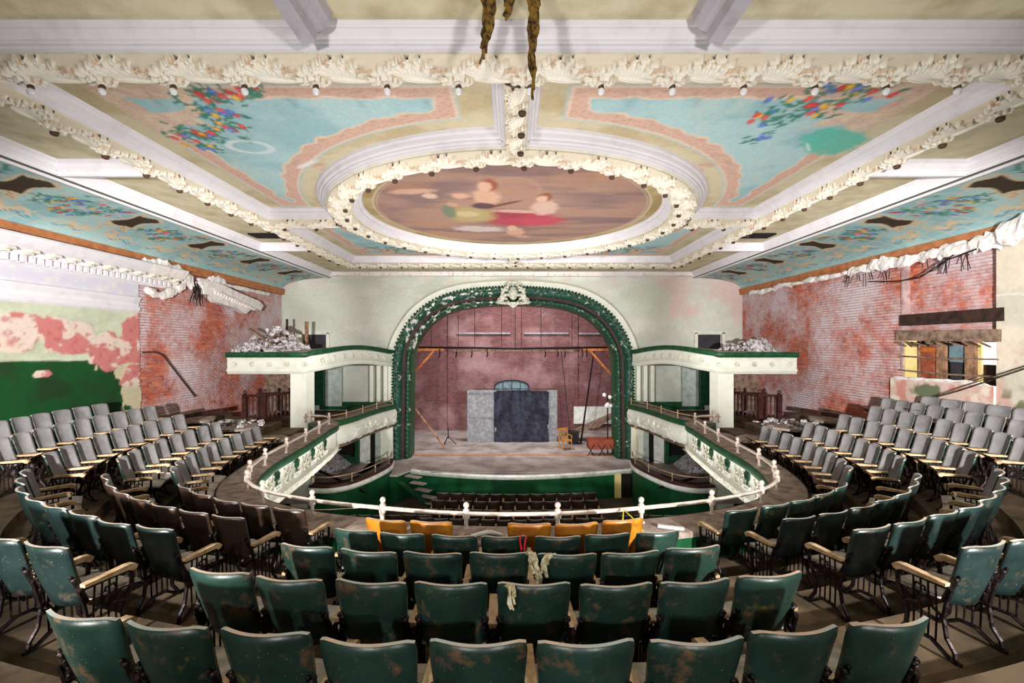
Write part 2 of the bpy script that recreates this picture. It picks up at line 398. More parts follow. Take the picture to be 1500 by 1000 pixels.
def mural_panel(name, sx, back):
    """painted quarter of the great coffer; sx side, back True for the narrow quarter beyond the cross beam"""
    x0, x1 = .40, 5.58; y0, y1 = (5.15, 10.75) if not back else (11.2, 16.4)
    st = .03
    xs = np.arange(.2, x1+st, st); ys = np.arange(y0, y1+st, st)
    X, Y = np.meshgrid(xs, ys, indexing='ij')
    r = np.hypot(X-RC[0], Y-RC[1])
    de = np.minimum(np.minimum(X-x0, x1-X), np.minimum(Y-y0-.08, y1-Y)); dr = r-4.30
    d = np.minimum(de, dr)
    blue = lin((176, 206, 208))
    c = np.ones(X.shape+(3,))*blue
    c = mix(c, lin((154, 190, 196)), ss(.4, .7, fbm(X*1.3+sx*7, Y*1.3, 5)))
    c = mix(c, lin((190, 206, 200)), ss(.55, .8, fbm(X*4, Y*1.5+sx*3, 9))*.6)
    # corner scroll work in beige and rose
    cx, cy = (x1, y0) if not back else (x1, y1)
    q = np.hypot((X-cx)/1.9, (Y-cy)/2.0)**.9+.55*(fbm(X*2.2, Y*2.2, 21)-.5)
    corner = 1-ss(.93, 1.0, q)
    hole = 1-ss(.9, 1.0, np.hypot((X-(cx-.85))/.40, (Y-(cy+(.85 if not back else -.85)))/.22)+.5*(fbm(X*4, Y*4, 23)-.5))
    rose = lin((216, 190, 168))
    b2 = np.ones(X.shape+(3,))*rose
    b2 = mix(b2, lin((196, 160, 150)), scrolls(X, Y, .35, 31)*.7)
    b2 = mix(b2, lin((226, 208, 184)), ss(.5, .7, fbm(X*7, Y*7, 8))*.6)
    c = mix(c, 0, corner*(1-hole)*0)
    c = c*(1-(corner*(1-hole))[..., None])+b2*(corner*(1-hole))[..., None]
    # border band
    wob = .05*np.sin(X*9)*np.sin(Y*8)+.09*(fbm(X*5, Y*5, 2)-.5)
    # bulges of the border where ring meets sides
    band = ss(.33, .35, d)*(1-ss(.62, .64, d+wob))*(1-corner*(1-hole))
    bc = np.ones(X.shape+(3,))*lin((214, 178, 160))
    bc = mix(bc, lin((190, 144, 130)), scrolls(X, Y, .22, 77)*.6)
    c = c*(1-band[..., None])+bc*band[..., None]
    line = (1-ss(.012, .028, np.abs(d-.36)))+(1-ss(.012, .03, np.abs(d+wob-.62)))
    c = mix(c, lin((228, 206, 184)), np.clip(line, 0, 1)*.8*(1-corner))
    edge = 1-ss(.29, .33, d)
    bg = mix(np.ones(X.shape+(3,))*lin((208, 196, 166)), lin((190, 174, 138)), ss(.4, .7, fbm(X*2, Y*2, 14)))
    c = c*(1-edge[..., None])+bg*edge[..., None]
    if not back:
        # swag where the ring border flares out
        bx, by = 3.35, 8.0
        for k in range(9):
            a = k*.5
            c = blot(c, X, Y, bx+.32*math.cos(a)*(1-.07*k)+.1*k-.3, by+.3*math.sin(a)*(1-.07*k)+.0*k, .14, .05, (214, 186, 164) if k % 2 else (196, 162, 148), a, .3, .8, .4)
        if sx < 0:
            c = flowers(c, X, Y, [(3.75, 5.75, .2, .1, 9), (3.95, 6.2, .16, .12, 8), (4.1, 6.6, .1, .12, 4), (4.75, 6.85, .26, .14, 14), (4.9, 7.3, .12, .1, 4), (3.3, 5.7, .1, .06, 3)], 1, 5)
            ring = np.abs(np.hypot((X-4.2)/.38, (Y-7.3)/.26)-.85)
            c = mix(c, lin((222, 232, 230)), (1-ss(.06, .22, ring))*.7)
            c = blot(c, X, Y, 3.6, 8.0, .3, .06, (236, 238, 236), .6, .5, .7, .6)
        else:
            c = flowers(c, X, Y, [(4.3, 5.6, .3, .12, 14), (4.0, 6.05, .28, .14, 14), (3.55, 6.4, .15, .12, 5), (3.75, 6.95, .1, .1, 3), (4.5, 5.3, .2, .06, 6)], 1, 6)
            c = blot(c, X, Y, 5.0, 7.1, .62, .36, (92, 190, 170), .5, .22, .9, .8)
            c = blot(c, X, Y, 4.75, 7.3, .2, .02, (214, 238, 230), .9, .4, .8, .5)
    else:
        c = flowers(c, X, Y, [(3.9, 15.0, .4, .25, 12), (3.0, 15.5, .4, .12, 8)], 1, 8)
    P = np.stack([X*sx, Y, np.full_like(X, HP)], -1)
    rr_ = r > 4.2
    keep = rr_[:-1, :-1] | rr_[1:, 1:] | rr_[:-1, 1:] | rr_[1:, :-1]
    if sx > 0: P = P[:, ::-1]; c = c[:, ::-1]; keep = keep[:, ::-1]
    return grid_mesh(name, P, c, 'mural', True, keep)

ceil = MB()
# plain plaster ceiling: near field, outer strips and behind the far beam
ceil.box((0, .9, HP+.12), (20.3, 8.9, .24)); 
for sx in (-1, 1): ceil.box((sx*6.9, 12.6, HP+.121), (2.7, 15, .24))
ceil.box((0, 18.2, HP+.119), (12, 3.9, .238))
ceil.box((0, 11, HP+.33), (13, 14, .2))
cei = struct(ceil.build('ceiling', 'ceiling_beige'))
for sx in (-1, 1):
    for back in (False, True):
        obj('painted_panel', mural_panel('painted_panel', sx, back), cei)

# central round painting
rs = np.linspace(0, 3.62, 120); th = np.linspace(0, 2*PI, 361)[:-1]
Rr, T = np.meshgrid(rs, th, indexing='ij'); X = Rr*np.cos(T); Y = Rr*np.sin(T)
c = np.ones(X.shape+(3,))*lin((176, 140, 124))
c = mix(c, lin((134, 110, 110)), ss(.42, .7, fbm(X*.5, Y*1.8, 41))*.85)
c = mix(c, lin((186, 140, 112)), ss(.5, .75, fbm(X*.9+4, Y*2.6, 43))*.7)
def PB(x, y, rx, ry, col, rot=0, amt=.9, jit=.5):
    global c
    c = blot(c, X, Y, x, y*1.9-.1, rx, ry*1.9, col, rot, .3, amt, jit, 7)
rr = random.Random(12)
ringd = np.abs(np.hypot((X-.02)/.62, (Y+1.5)/.9)-.9); c = mix(c, lin((182, 150, 124)), (1-ss(.03, .1, ringd))*(Y < -1.1)*.6)
PB(.25, .35, .95, .34, (186, 66, 86), .05); PB(.75, .45, .55, .18, (196, 84, 100), -.1); PB(-.15, .1, .5, .2, (160, 70, 84))
PB(-1.0, .15, .6, .33, (186, 168, 116), .1); PB(-1.1, .1, .3, .12, (206, 190, 150)); PB(-1.5, .0, .16, .3, (120, 134, 112))
PB(-.55, -.55, .28, .3, (222, 176, 150)); PB(-.45, -.95, .16, .18, (160, 84, 62)); PB(-.55, -.9, .14, .15, (226, 184, 160)); PB(-1.1, -.6, .2, .1, (220, 176, 150), .7)
PB(.75, -.15, .3, .28, (222, 186, 170)); PB(.7, -.55, .15, .15, (150, 80, 60)); PB(.66, -.5, .12, .12, (230, 190, 168)); PB(.1, -.02, .55, .07, (216, 176, 156), .1)
PB(-.65, -.25, .26, .12, (84, 56, 78)); PB(-.2, -.3, .5, .04, (112, 60, 50), -.6, .8, 0)
PB(-.9, .85, .7, .16, (214, 196, 190), .1); PB(.1, 1.0, .25, .22, (216, 170, 144)); PB(0, .8, .14, .14, (224, 184, 158)); PB(.3, 1.3, .25, .1, (206, 158, 140), .6)
PB(-2.1, -.75, .5, .08, (214, 172, 150), -.15); PB(-1.75, -.6, .16, .08, (224, 190, 170)); PB(-1.35, -.3, .14, .08, (206, 160, 140))
bd = ss(3.18, 3.2, Rr)
bc = mix(np.ones(X.shape+(3,))*lin((186, 166, 126)), lin((160, 138, 98)), ss(.4, .7, fbm(X*2, Y*2, 4)))
c = c*(1-bd[..., None])+bc*bd[..., None]
c = mix(c, lin((208, 190, 158)), np.clip((1-ss(.015, .03, np.abs(Rr-3.2)))+(1-ss(.01, .02, np.abs(Rr-3.12)))*.6, 0, 1))
P = np.stack([X+RC[0], Y+RC[1], np.full_like(X, HP+.002)], -1)
P2 = np.concatenate([P, P[:, :1]], 1); c2 = np.concatenate([c, c[:, :1]], 1)
obj('round_painting', grid_mesh('round_painting', P2, c2, 'mural'), cei)

# ---- acanthus relief module (heightfield), length LM along u, width WM along v
LM, WM = .80, .48
def relief_height(U, V):
    H = np.zeros_like(U)
    def pet(cu, cv, ang, ln, wd, h, g=.45):
        nonlocal H
        ca, sa = math.cos(ang), math.sin(ang)
        for off in (-LM, 0, LM):
            dx, dy = U-cu-off, V-cv; a = (dx*ca+dy*sa)/ln; b_ = (-dx*sa+dy*ca)/wd
            q = a*a+b_*b_
            z = np.where(q < 1, h*np.sqrt(np.clip(1-q, 0, 1))**.6*(1-g*np.exp(-(b_/.2)**2))*(.75+.35*a), 0)
            H = np.maximum(H, z)
    # long sweeping leaf and its scalloped lobes
    pet(.20, .12, .30, .24, .05, .075); pet(.30, .25, .35, .22, .10, .035, .2)
    for i, (u, v, a, l) in enumerate([(.055, .24, 2.15, .10), (.125, .29, 1.95, .13), (.215, .325, 1.75, .14), (.305, .34, 1.5, .135), (.39, .33, 1.25, .125), (.465, .29, .95, .11)]):
        pet(u, v, a, l, .034, .07, .55)
        e = l*.88; tu, tv = u+e*math.cos(a), v+e*math.sin(a)
        pet(tu-.012, tv, a+.5, .045, .024, .125, .1); pet(tu+.022, tv-.022, a-.9, .034, .018, .10, .1)
        pet(u+l*.3*math.cos(a)+.028, v+l*.3*math.sin(a)-.01, a-.7, .045, .018, .085, .2)
    # rosette round the lamp
    for k in range(9):
        a = 2*PI*k/9; pet(.60+.085*math.cos(a), .12+.085*math.sin(a), a, .055, .03, .13, .3)
    pet(.60, .12, 0, .06, .06, .15, 0)
    for u, v, a in [(.62, .30, 1.5), (.55, .27, 2.0), (.69, .27, 1.0), (.74, .16, .5), (.75, .07, -.2), (.50, .09, 2.8)]: pet(u, v, a, .07, .035, .10)
    return np.clip(H, 0, None)
nu, nv = 92, 56
U, V = np.meshgrid(np.linspace(0, LM, nu), np.linspace(-.01, WM, nv), indexing='ij')
H0 = relief_height(U, V)
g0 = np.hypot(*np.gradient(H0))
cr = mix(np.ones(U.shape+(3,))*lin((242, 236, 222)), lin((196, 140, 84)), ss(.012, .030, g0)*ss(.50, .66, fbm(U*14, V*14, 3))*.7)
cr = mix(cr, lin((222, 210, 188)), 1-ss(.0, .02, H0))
kp = np.ones((nu-1, nv-1), bool)
H0 = H0*.60+.065*np.sin(PI*np.clip((V+.01)/(WM+.01), 0, 1))**.7
P = np.stack([U, V, -H0], -1)
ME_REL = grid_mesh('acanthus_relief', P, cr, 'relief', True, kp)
def bend_relief(name, radius, inner=True):
    n = round(2*PI*radius/LM); ang = 2*PI/n
    A = (U/LM-.5)*ang; r_ = radius+(V-WM/2)
    return grid_mesh(name, np.stack([r_*np.sin(A), r_*np.cos(A), -H0], -1), cr, 'relief', True, kp), n
mb = MB().lathe([(.012, .03), (.03, .015), (.034, -.01), (.03, -.02)], n=10); mb.cur = 1
mb.lathe([(.022, -.015), (.036, -.035), (.038, -.055), (.028, -.08), (.006, -.09)], n=10)
ME_BULB = mb.mesh('lamp_bulb', ['bulb_socket', 'bulb_glass'], True)
mb = MB().lathe([(.05, .02), (.045, -.02), (.03, -.03), (.03, -.01), (.01, -.005)], n=10)
ME_SOCK = mb.mesh('empty_socket', ['bulb_socket'], True)

ntrim = [0]
def trim(parent=None):
    ntrim[0] += 1
    o = empty(f'trim_{ntrim[0]}'); struct(o); return o
def beam(a, b_, half, name, left=True, right=True, bulbs='lamp_bulb', flip=False, relief=True, bulb_list=None):
    """soffit from a to b_ (2D), half width; crowns on both sides; acanthus modules on the soffit"""
    t = trim()
    a = np.array(a, float); b_ = np.array(b_, float); ln = np.linalg.norm(b_-a); d = (b_-a)/ln; n = np.array([d[1], -d[0]])
    ns = max(2, int(ln/.5)); path = a+np.linspace(0, 1, ns)[:, None]*(b_-a)
    sweep('soffit', path, [(-half, HP-.001), (-half, HB), (half, HB), (half, HP-.001)], 'crown_cream', t)
    for side, on in ((1, right), (-1, left)):
        if on:
            pr = [(side*(half+.165-o), HB+z) for o, z in CROWN]
            sweep('crown_moulding', path, pr, 'crown_white', t)
    if relief:
        k = int(ln/LM)+1; st = ln/k; ang = math.atan2(d[1], d[0])
        for i in range(k):
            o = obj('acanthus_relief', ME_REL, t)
            p = a+d*(i*st if not flip else (i+1)*st)
            if flip:   # lamps on the left of travel
                p = p - n*half*1.0; o.location = (p[0], p[1], HB); o.rotation_euler = (0, 0, ang+PI)
                o.scale = (st/LM, half*2/WM, 1)
                bp = a+d*((i+1)*st-.60*st/LM)-n*(half-.12*2*half/WM)
            else:
                p = p + n*half; o.location = (p[0], p[1], HB); o.rotation_euler = (0, 0, ang); o.scale = (st/LM, half*2/WM, 1)
                bp = a+d*(i*st+.60*st/LM)+n*(half-.12*2*half/WM)
            obj('lamp_bulb' if bulbs == 'lamp_bulb' else 'lamp_socket', ME_BULB if bulbs == 'lamp_bulb' else ME_SOCK, t, (bp[0], bp[1], HB-.13))
    return t
simple('crown_cream', (226, 220, 206), .7, (200, 190, 170), 3, .45, .75)
beam((10.1, 4.84), (-10.1, 4.84), .24, 'near', flip=False)               # travels -x: its left is -y, lamps on far side
for sx in (-1, 1):
    if sx < 0: beam((sx*5.97, 5.1), (sx*5.97, 16.5), .225, 'side', bulbs='sock', flip=True)
    else: beam((sx*5.97, 16.5), (sx*5.97, 5.1), .225, 'side', bulbs='sock', flip=True)
    beam((sx*5.75, 10.97), (sx*4.2, 10.97), .30, 'cross', flip=sx < 0, bulbs='sock')
beam((-6.1, 16.75), (6.1, 16.75), .40, 'far', flip=False, bulbs='sock')
beam((.05, 5.1), (.05, 6.85), .15, 'centre', bulbs='sock')
beam((.05, 15.1), (.05, 16.4), .15, 'centre', bulbs='sock')
# outer small beams
for sx in (-1, 1):
    t = trim()
    pth = np.array([(sx*8.0, y) for y in np.linspace(-2, 20, 40)])
    if sx > 0: pth = pth[::-1]
    sweep('crown_moulding', pth, [(-o+.0+.25-.165+.165-.0, HB+z) for o, z in [(-0.0+q[0], q[1]) for q in CROWN]], 'crown_white', t)
    sweep('lower_fillet', pth, [(.085, HB), (-.02, HB), (-.02, HB-.04), (-.09, HB-.04), (-.09, HB+.1)], 'crown_white', t)
    for yy in (7.95, 14.3):
        t2 = trim()
        pp = np.array([(sx*x, yy) for x in np.linspace(6.2, 7.95, 6)])
        if sx < 0: pp = pp[::-1]
        sweep('crown_moulding', pp, [(.20-o, HB+z) for o, z in CROWN], 'crown_white', t2)
        sweep('crown_moulding', pp, [(-.20+o, HB+z) for o, z in CROWN], 'crown_white', t2)
        sweep('soffit', pp, [(-.035, HB), (.035, HB)], 'crown_white', t2)
    mb = MB().box((sx*6.95, 13.15, HP-.01), (1.1, .5, .06)); o = struct(mb.build('ceiling_vent_opening', 'void_dark', cei))
# ring
t = trim(); th = np.linspace(0, 2*PI, 181)[:-1]
circ = lambda r: np.stack([RC[0]+r*np.cos(th), RC[1]+r*np.sin(th)], 1)
sweep('soffit_ring', circ(3.89), [(-.28, HP), (-.28, HB), (-.15, HB-.03), (.15, HB-.03), (.28, HB), (.28, HP)], 'crown_cream', t, closed=True, smooth=False)
sweep('outer_crown', circ(3.89), [(.28+.18-o*1.1, HB+z) for o, z in CROWN], 'crown_white', t, closed=True)
sweep('inner_crown', circ(3.89), [(-.28-.18+o*1.1, HB+z) for o, z in CROWN], 'crown_white', t, closed=True)
me, nring = bend_relief('acanthus_relief', 3.89)
for i in range(nring):
    a = 2*PI*i/nring
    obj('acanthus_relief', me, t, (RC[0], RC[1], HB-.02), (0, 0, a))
    ab = a-((.60/LM-.5)*2*PI/nring); r_ = 3.89+.12-WM/2
    obj('lamp_socket', ME_SOCK, t, (RC[0]+r_*math.sin(-a+((.60/LM-.5)*2*PI/nring)), RC[1]+r_*math.cos(-a+((.60/LM-.5)*2*PI/nring)), HB-.16))
# two rib ends on the near ceiling
for sx in (-1, 1):
    t = trim()
    mb = MB().prism([(sx*1.72, HP), (sx*1.74, 3.08), (sx*1.80, 3.02), (sx*1.86, 2.99), (sx*1.88, 2.90), (sx*2.0, 2.86), (sx*2.03, 2.98), (sx*2.12, 3.05), (sx*2.16, HP)], 'y', 1.0, 4.36)
    mb.build('ceiling_rib', 'frame_beam', t)

# ================================================================ COVES
def cove_xz(v):
    """v 0 at the outer beam .. 1 at the wall"""
    a = v*PI/2
    return 7.93+2.12*np.sin(a)**1.0, 2.45+.49*np.cos(a)**.9
for sx in (-1, 1):
    ys = np.arange(3, 20.01, .035); vs = np.linspace(0, 1, 76)
    Y, V2 = np.meshgrid(ys, vs, indexing='ij'); a = V2*PI/2
    XX = 7.91+2.14*np.sin(a); ZZ = 2.45+.49*np.cos(a)
    S = V2*2.35
    c = np.ones(Y.shape+(3,))*lin((172, 208, 208)); c = mix(c, lin((146, 188, 194)), ss(.4, .7, fbm(Y*1.5, S*1.5, 3+sx)))
    for q in ((Y*1.35+S*.55), (Y*.55-S*1.5)):
        f = np.abs((q/.62) % 1-.5); c = mix(c, lin((202, 196, 180)), (1-ss(.035, .07, f))*.85)
    c = mix(c, lin((104, 110, 96)), 1-ss(.10, .13, S)) ; c = mix(c, lin((198, 176, 150)), (1-ss(.02, .04, np.abs(S-.14)))*.8)
    for kx in range(-1, 6):
        y0 = 8.2+kx*2.48
        # shell and scrolls
        for q in range(-4, 5):
            an = q*.33; c = blot(c, Y, S, y0+.10+.26*math.sin(an), 1.28-.22*math.cos(an)-.05, .05, .17, (216, 196, 164), -an*1.0, .2, 1)
            c = blot(c, Y, S, y0+.10+.24*math.sin(an), 1.28-.22*math.cos(an)-.05, .012, .12, (176, 120, 84), -an, .3, .9)
        for s_ in (-1, 1):
            for k in range(14):
                a2 = k*.5; rr_ = .17*(1-k*.05)
                c = blot(c, Y, S, y0+.1+s_*.22+s_*rr_*math.cos(a2), 1.45+rr_*math.sin(a2), .045, .035, (214, 192, 160), a2, .25, 1)
            for k in range(10):
                u = k/9; c = blot(c, Y, S, y0+.1+s_*(.35+.62*u), 1.62+.12*math.sin(u*7), .1, .085*(1.2-u), (218, 198, 166), s_*.5, .2, 1, .5, 6+k)
                c = blot(c, Y, S, y0+.12+s_*(.35+.62*u), 1.76+.08*math.sin(u*9), .07, .018, (84, 128, 160), s_*.6, .3, .8)
        # beige frame and dark cartouche
        for (col, gx, m0) in (((212, 192, 160), .07, .95), ((62, 50, 36), 0, 1)):
            w = .25-.06*np.cos((S-.68)*9)+gx; hh = .34+gx+.04*np.cos((Y-y0)*12)
            m_ = (1-ss(-.012, .012, np.abs(Y-y0-.15*(S-.68))-w))*(1-ss(-.012, .012, np.abs(S-.68)-hh))
            c = mix(c, lin(col), m_*m0)
        c = flowers(c, Y, S, [(y0+.75, .85, .14, .1, 5), (y0+1.05, .6, .18, .1, 6), (y0+1.3, 1.1, .15, .1, 6), (y0+1.55, .8, .14, .1, 4), (y0+1.75, .45, .14, .08, 4)], .9, 40+kx)
    P = np.stack([XX*sx, Y, ZZ], -1)
    if sx > 0: P = P[:, ::-1]; c = c[:, ::-1]
    t = empty('trim_%d' % (20+sx)); struct(t)
    obj('painted_cove', grid_mesh('painted_cove', P, c, 'mural'), t)
    mb = MB()
    mb.prism([(sx*10.02, 2.46), (sx*9.97, 2.45), (sx*9.97, 2.30), (sx*10.0, 2.28), (sx*10.0, 2.20), (sx*10.12, 2.20), (sx*10.12, 2.46)], 'y', 3, 20)
    mb.build('brown_band', 'brown_band', t)

# ================================================================ SIDE WALLS
FX, FZ = 750, 505
def proj(p): return (FX+667*p[0]/p[1], FZ-667*p[2]/p[1]) if p[1] > .1 else (-999, -999)
def brick_wall(name, sx, y0, y1, z0, z1, mask, xw=10.12, nparts=300):
    """running-bond wall in the plane x=sx*xw: 300 largest bricks in view as parts, the others joined"""
    root = MB().box((sx*(xw+.13), (y0+y1)/2, (z0+z1)/2), (.24, y1-y0, z1-z0)).build(name, 'brick_mortar'); struct(root)
    Lb, Hb_, g = .225, .078, .011
    cells = []; r = 0; z = z0
    rr = random.Random(5+int(sx))
    while z < z1:
        y = y0-(.5*Lb if r % 2 else 0)
        while y < y1:
            ya, yb = max(y, y0)+g/2, min(y+Lb, y1)-g/2
            if yb-ya > .04 and mask((ya+yb)/2, z+Hb_/2): cells.append((ya, yb, z+g/2, min(z+Hb_, z1)-g/2))
            y += Lb
        z += Hb_; r += 1
    def size(c_):
        p = proj((sx*xw, (c_[0]+c_[1])/2, (c_[2]+c_[3])/2))
        if not (2 < p[0] < 1498 and 2 < p[1] < 998) or c_[1]-c_[0] < .2: return -1
        return 1/(c_[0]**2)
    order = sorted(range(len(cells)), key=lambda i: -size(cells[i]))
    top = set(order[:nparts])
    def bb(mb, c_, dep):
        mb.box((sx*(xw-dep/2+.01), (c_[0]+c_[1])/2, (c_[2]+c_[3])/2), (dep, c_[1]-c_[0], c_[3]-c_[2]))
    st = MB(); shared = []
    for k in range(5):
        mb = MB(); e = random.Random(k)
        w, h = (Lb-g)/2, (Hb_-g)/2
        j = lambda: e.uniform(-.004, .004)
        vs = [(0, s1*w+j(), s2*h+j()) for s2 in (-1, 1) for s1 in (-1, 1)]+[(-sx*.028-sx*j(), s1*(w-.006)+j(), s2*(h-.006)+j()) for s2 in (-1, 1) for s1 in (-1, 1)]
        mb.add(vs, [(0, 1, 5, 4), (1, 3, 7, 5), (3, 2, 6, 7), (2, 0, 4, 6), (4, 5, 7, 6)]); shared.append(mb.mesh('brick', 'brick_clay'))
    for i, c_ in enumerate(cells):
        if i in top:
            o = obj('brick', shared[rr.randrange(5)], root, (sx*(xw+.008+rr.uniform(-.006, .004)), (c_[0]+c_[1])/2, (c_[2]+c_[3])/2))
        else:
            x = sx*(xw-.014+rr.uniform(-.006, .004)); ya, yb, za, zb = c_; e = .005
            st.add([(sx*(xw+.012), ya, za), (sx*(xw+.012), yb, za), (sx*(xw+.012), yb, zb), (sx*(xw+.012), ya, zb), (x, ya+e, za+e), (x, yb-e, za+e), (x, yb-e, zb-e), (x, ya+e, zb-e)],
                   [(0, 1, 5, 4), (1, 2, 6, 5), (2, 3, 7, 6), (3, 0, 4, 7), (4, 5, 6, 7)])
    o = st.build('remaining_bricks', 'brick_clay', root); o['kind'] = 'stuff'
    return root
def edge_noise(z, s, a=.35): return float((fbm(np.array(z*1.3), np.array(0.), s)-.5)*2*a+(fbm(np.array(z*6.), np.array(3.), s+3)-.5)*.35*a)
wl = brick_wall('wall_left', -1, 12.0, 19.96, -2.9, 2.2, lambda y, z: True)
# plastered, painted part of the left wall
ys = np.arange(2.0, 12.6, .035); zs = np.arange(-2.3, .93, .03)
Y, Z = np.meshgrid(ys, zs, indexing='ij')
c = np.ones(Y.shape+(3,))*lin((206, 212, 188)); c = mix(c, lin((190, 196, 170)), ss(.4, .7, fbm(Y, Z*2, 61)))
n1 = fbm(Y*1.5, Z*1.5, 63); n2 = fbm(Y*5, Z*5, 65)
green = 1-ss(-.02, .02, Z+.32+.10*(Y-9)*.15+.10*(n1-.5))
gc = mix(np.ones(Y.shape+(3,))*lin((20, 76, 34)), lin((30, 60, 30)), ss(.4, .7, fbm(Y*2, Z*2, 62)))
greenm = green*(1-ss(-.03, .03, (Y-11.6)+.9*(n1-.5)*2+.35*(n2-.5)-(.55*(Z+.9))*(-1)))
c = c*(1-greenm[..., None])+gc*greenm[..., None]
bare = green*(1-greenm); c = mix(c, lin((206, 192, 158)), bare*.8)
e = .9*(n1-.5)+.4*(n2-.5)
def patch(yc, zc, ry, rz): return 1-ss(.92, 1.02, ((np.abs(Y-yc)/ry)**3+(np.abs(Z-zc)/rz)**3)**(1/3)+e)
pk = np.maximum(patch(9.15, .22, .62, .42), patch(10.35, .18, .72, .45)); pk = np.maximum(pk, patch(11.5, -.15, .72, .5)); pk = np.maximum(pk, patch(12.1, .15, .5, .75)); pk = np.maximum(pk, patch(12.05, -.8, .35, .35)); pk = np.maximum(pk, patch(9.75, -.62, .2, .08))
pc = np.ones(Y.shape+(3,))*lin((206, 128, 124)); pc = mix(pc, lin((226, 206, 194)), ss(.5, .56, fbm(Y*1.9+3, Z*2.4, 71))); pc = mix(pc, lin((186, 96, 96)), ss(.55, .7, fbm(Y*8, Z*8, 73))*.6)
c = c*(1-pk[..., None])+pc*pk[..., None]
edge = 12.28+.12*(fbm(Z*2.2, Z*0, 81)-.5)*2+.05*(fbm(Z*12, Z*0, 83)-.5)
kp = ((Y[:-1, :-1] < edge[:-1, :-1]))
P = np.stack([-10.06+.012*pk, Y, Z], -1)
mb_ = obj('wall_left_plaster', grid_mesh('wall_left_plaster', P, c, 'plaster_paint', True, kp)); struct(mb_)
MB().box((-10.13, 7.0, -.7), (.10, 10.1, 3.3)).build('plaster_backing', 'broken_plaster', mb_)
# left cornice: entablature with dentils, broken off beyond 12 m
t = struct(empty('trim_30'))
PR = [(.0, .84), (.03, .84), (.05, .90), (.10, .93), (.10, .98), (.06, 1.02), (.06, 1.12), (.09, 1.14), (.09, 1.2), (.12, 1.24), (.12, 1.27), (.05, 1.29), (.05, 1.62), (.10, 1.64), (.10, 1.80), (.16, 1.84), (.16, 1.93), (.34, 1.97), (.36, 2.04), (.42, 2.10), (.46, 2.20), (.10, 2.21)]
sweep('entablature', np.array([(-10.1, y) for y in np.linspace(2, 12.25, 30)]), PR, 'crown_white', t)
sweep('broken_cornice', np.array([(-10.1, y) for y in np.linspace(12.25, 13.6, 12)]), [(p[0], p[1]) for p in PR[12:]], 'broken_plaster', t)
mb = MB().box((-9.975, 12.9, 1.9), (.2, 1.35, .5)); 
sweep('frieze', np.array([(-10.1, y) for y in np.linspace(2, 12.2, 12)]), [(.056, 1.30), (.056, 1.61)], 'frieze_lavender', t)
for k in range(30): 
    y = 8.2+k*.17; o = obj('dentil', bpy.data.meshes.get('dentil') or MB().box((.02, 0, 0), (.16, .085, .13)).mesh('dentil', 'crown_white'), t, (-9.97, y, 1.74))
for k in range(12):
    y = 8.4+k*.45
    obj('cornice_bracket', bpy.data.meshes.get('cornice_bracket') or MB().box((0, 0, 0), (.22, .16, .055), taper=.9).box((-.05, 0, -.04), (.10, .10, .05)).mesh('cornice_bracket', 'crown_cream'), t, (-9.82, y, 1.90))
def lump(name, pts, r, seed, mat='broken_plaster', parent=None, sq=.55):
    """ragged lumpy strip of torn plaster following 3D pts"""
    mb = MB(); rr = random.Random(seed)
    p = smoothpath(pts, .09); n = 9; vs = []
    for i, q in enumerate(p):
        rad = r*(.55+.9*float(vn(np.array(i*.37), np.array(seed*1.7))))*(1 if 0 < i < len(p)-1 else .2)
        for k in range(n):
            a = 2*PI*k/n; ra = rad*(.75+.5*rr.random())
            vs.append((q[0]+math.cos(a)*ra*sq, q[1]+rr.uniform(-.03, .03), q[2]+math.sin(a)*ra))
    fs = [(i*n+k, i*n+(k+1) % n, (i+1)*n+(k+1) % n, (i+1)*n+k) for i in range(len(p)-1) for k in range(n)]
    fs += [tuple(range(n)), tuple((len(p)-1)*n+k for k in range(n))[::-1]]
    return mb.add(vs, fs).build(name, mat, parent)
lump('torn_plaster_edge', [(-9.95, 12.2, 2.12), (-9.9, 12.9, 2.22), (-9.9, 13.7, 2.1), (-10.0, 14.2, 1.95)], .2, 3, parent=t)
lump('torn_plaster_edge', [(-9.9, 12.25, 1.5), (-9.9, 12.8, 1.4), (-9.95, 13.4, 1.55), (-10.0, 13.9, 1.85)], .12, 4, parent=t)
mb = MB(); rr = random.Random(8)
pts = [(14.4, 2.0), (15.0, 2.02), (16.2, 1.82), (17.4, 1.66), (17.7, 1.5), (17.5, 1.3), (17.1, 1.34), (16.8, 1.14), (16.2, 1.3), (15.6, 1.36), (15.1, 1.42), (14.8, 1.6), (14.5, 1.62)]
mb.prism(pts, 'x', -10.02, -9.8); mb.prism([(y, z+.02) for y, z in pts[:6]]+[(15.1, 1.8)], 'x', -9.82, -9.66)
for k in range(16): mb.box((-9.77, 15.0+k*.15, 1.72-.024*k), (.06, .07, .10))
tag(mb.build('hanging_cornice_slab', 'broken_plaster'), 'broken white cornice slab still hanging on the left brick wall', 'plaster slab')
tag(lump('plaster_remnant', [(-10.0, 14.9, 2.1), (-9.95, 15.4, 2.16), (-10.0, 15.9, 2.08)], .14, 9), 'small white plaster lump left under the left painted cove', 'plaster slab')
# twisted metal at the broken end
mb = MB(); rr = random.Random(4)
for k in range(14):
    y = 14.1+rr.uniform(0, .5); mb.tube([(-9.95, y, 2.0-rr.uniform(0, .2)), (-9.85, y+rr.uniform(-.15, .15), 1.75), (-9.9, y+rr.uniform(-.3, .3), 1.45-rr.uniform(0, .25))], .012, 4)
tag(mb.build('bent_lath_wires', 'black_metal'), 'tangle of dark bent lath wires beside the broken left cornice', 'wires')

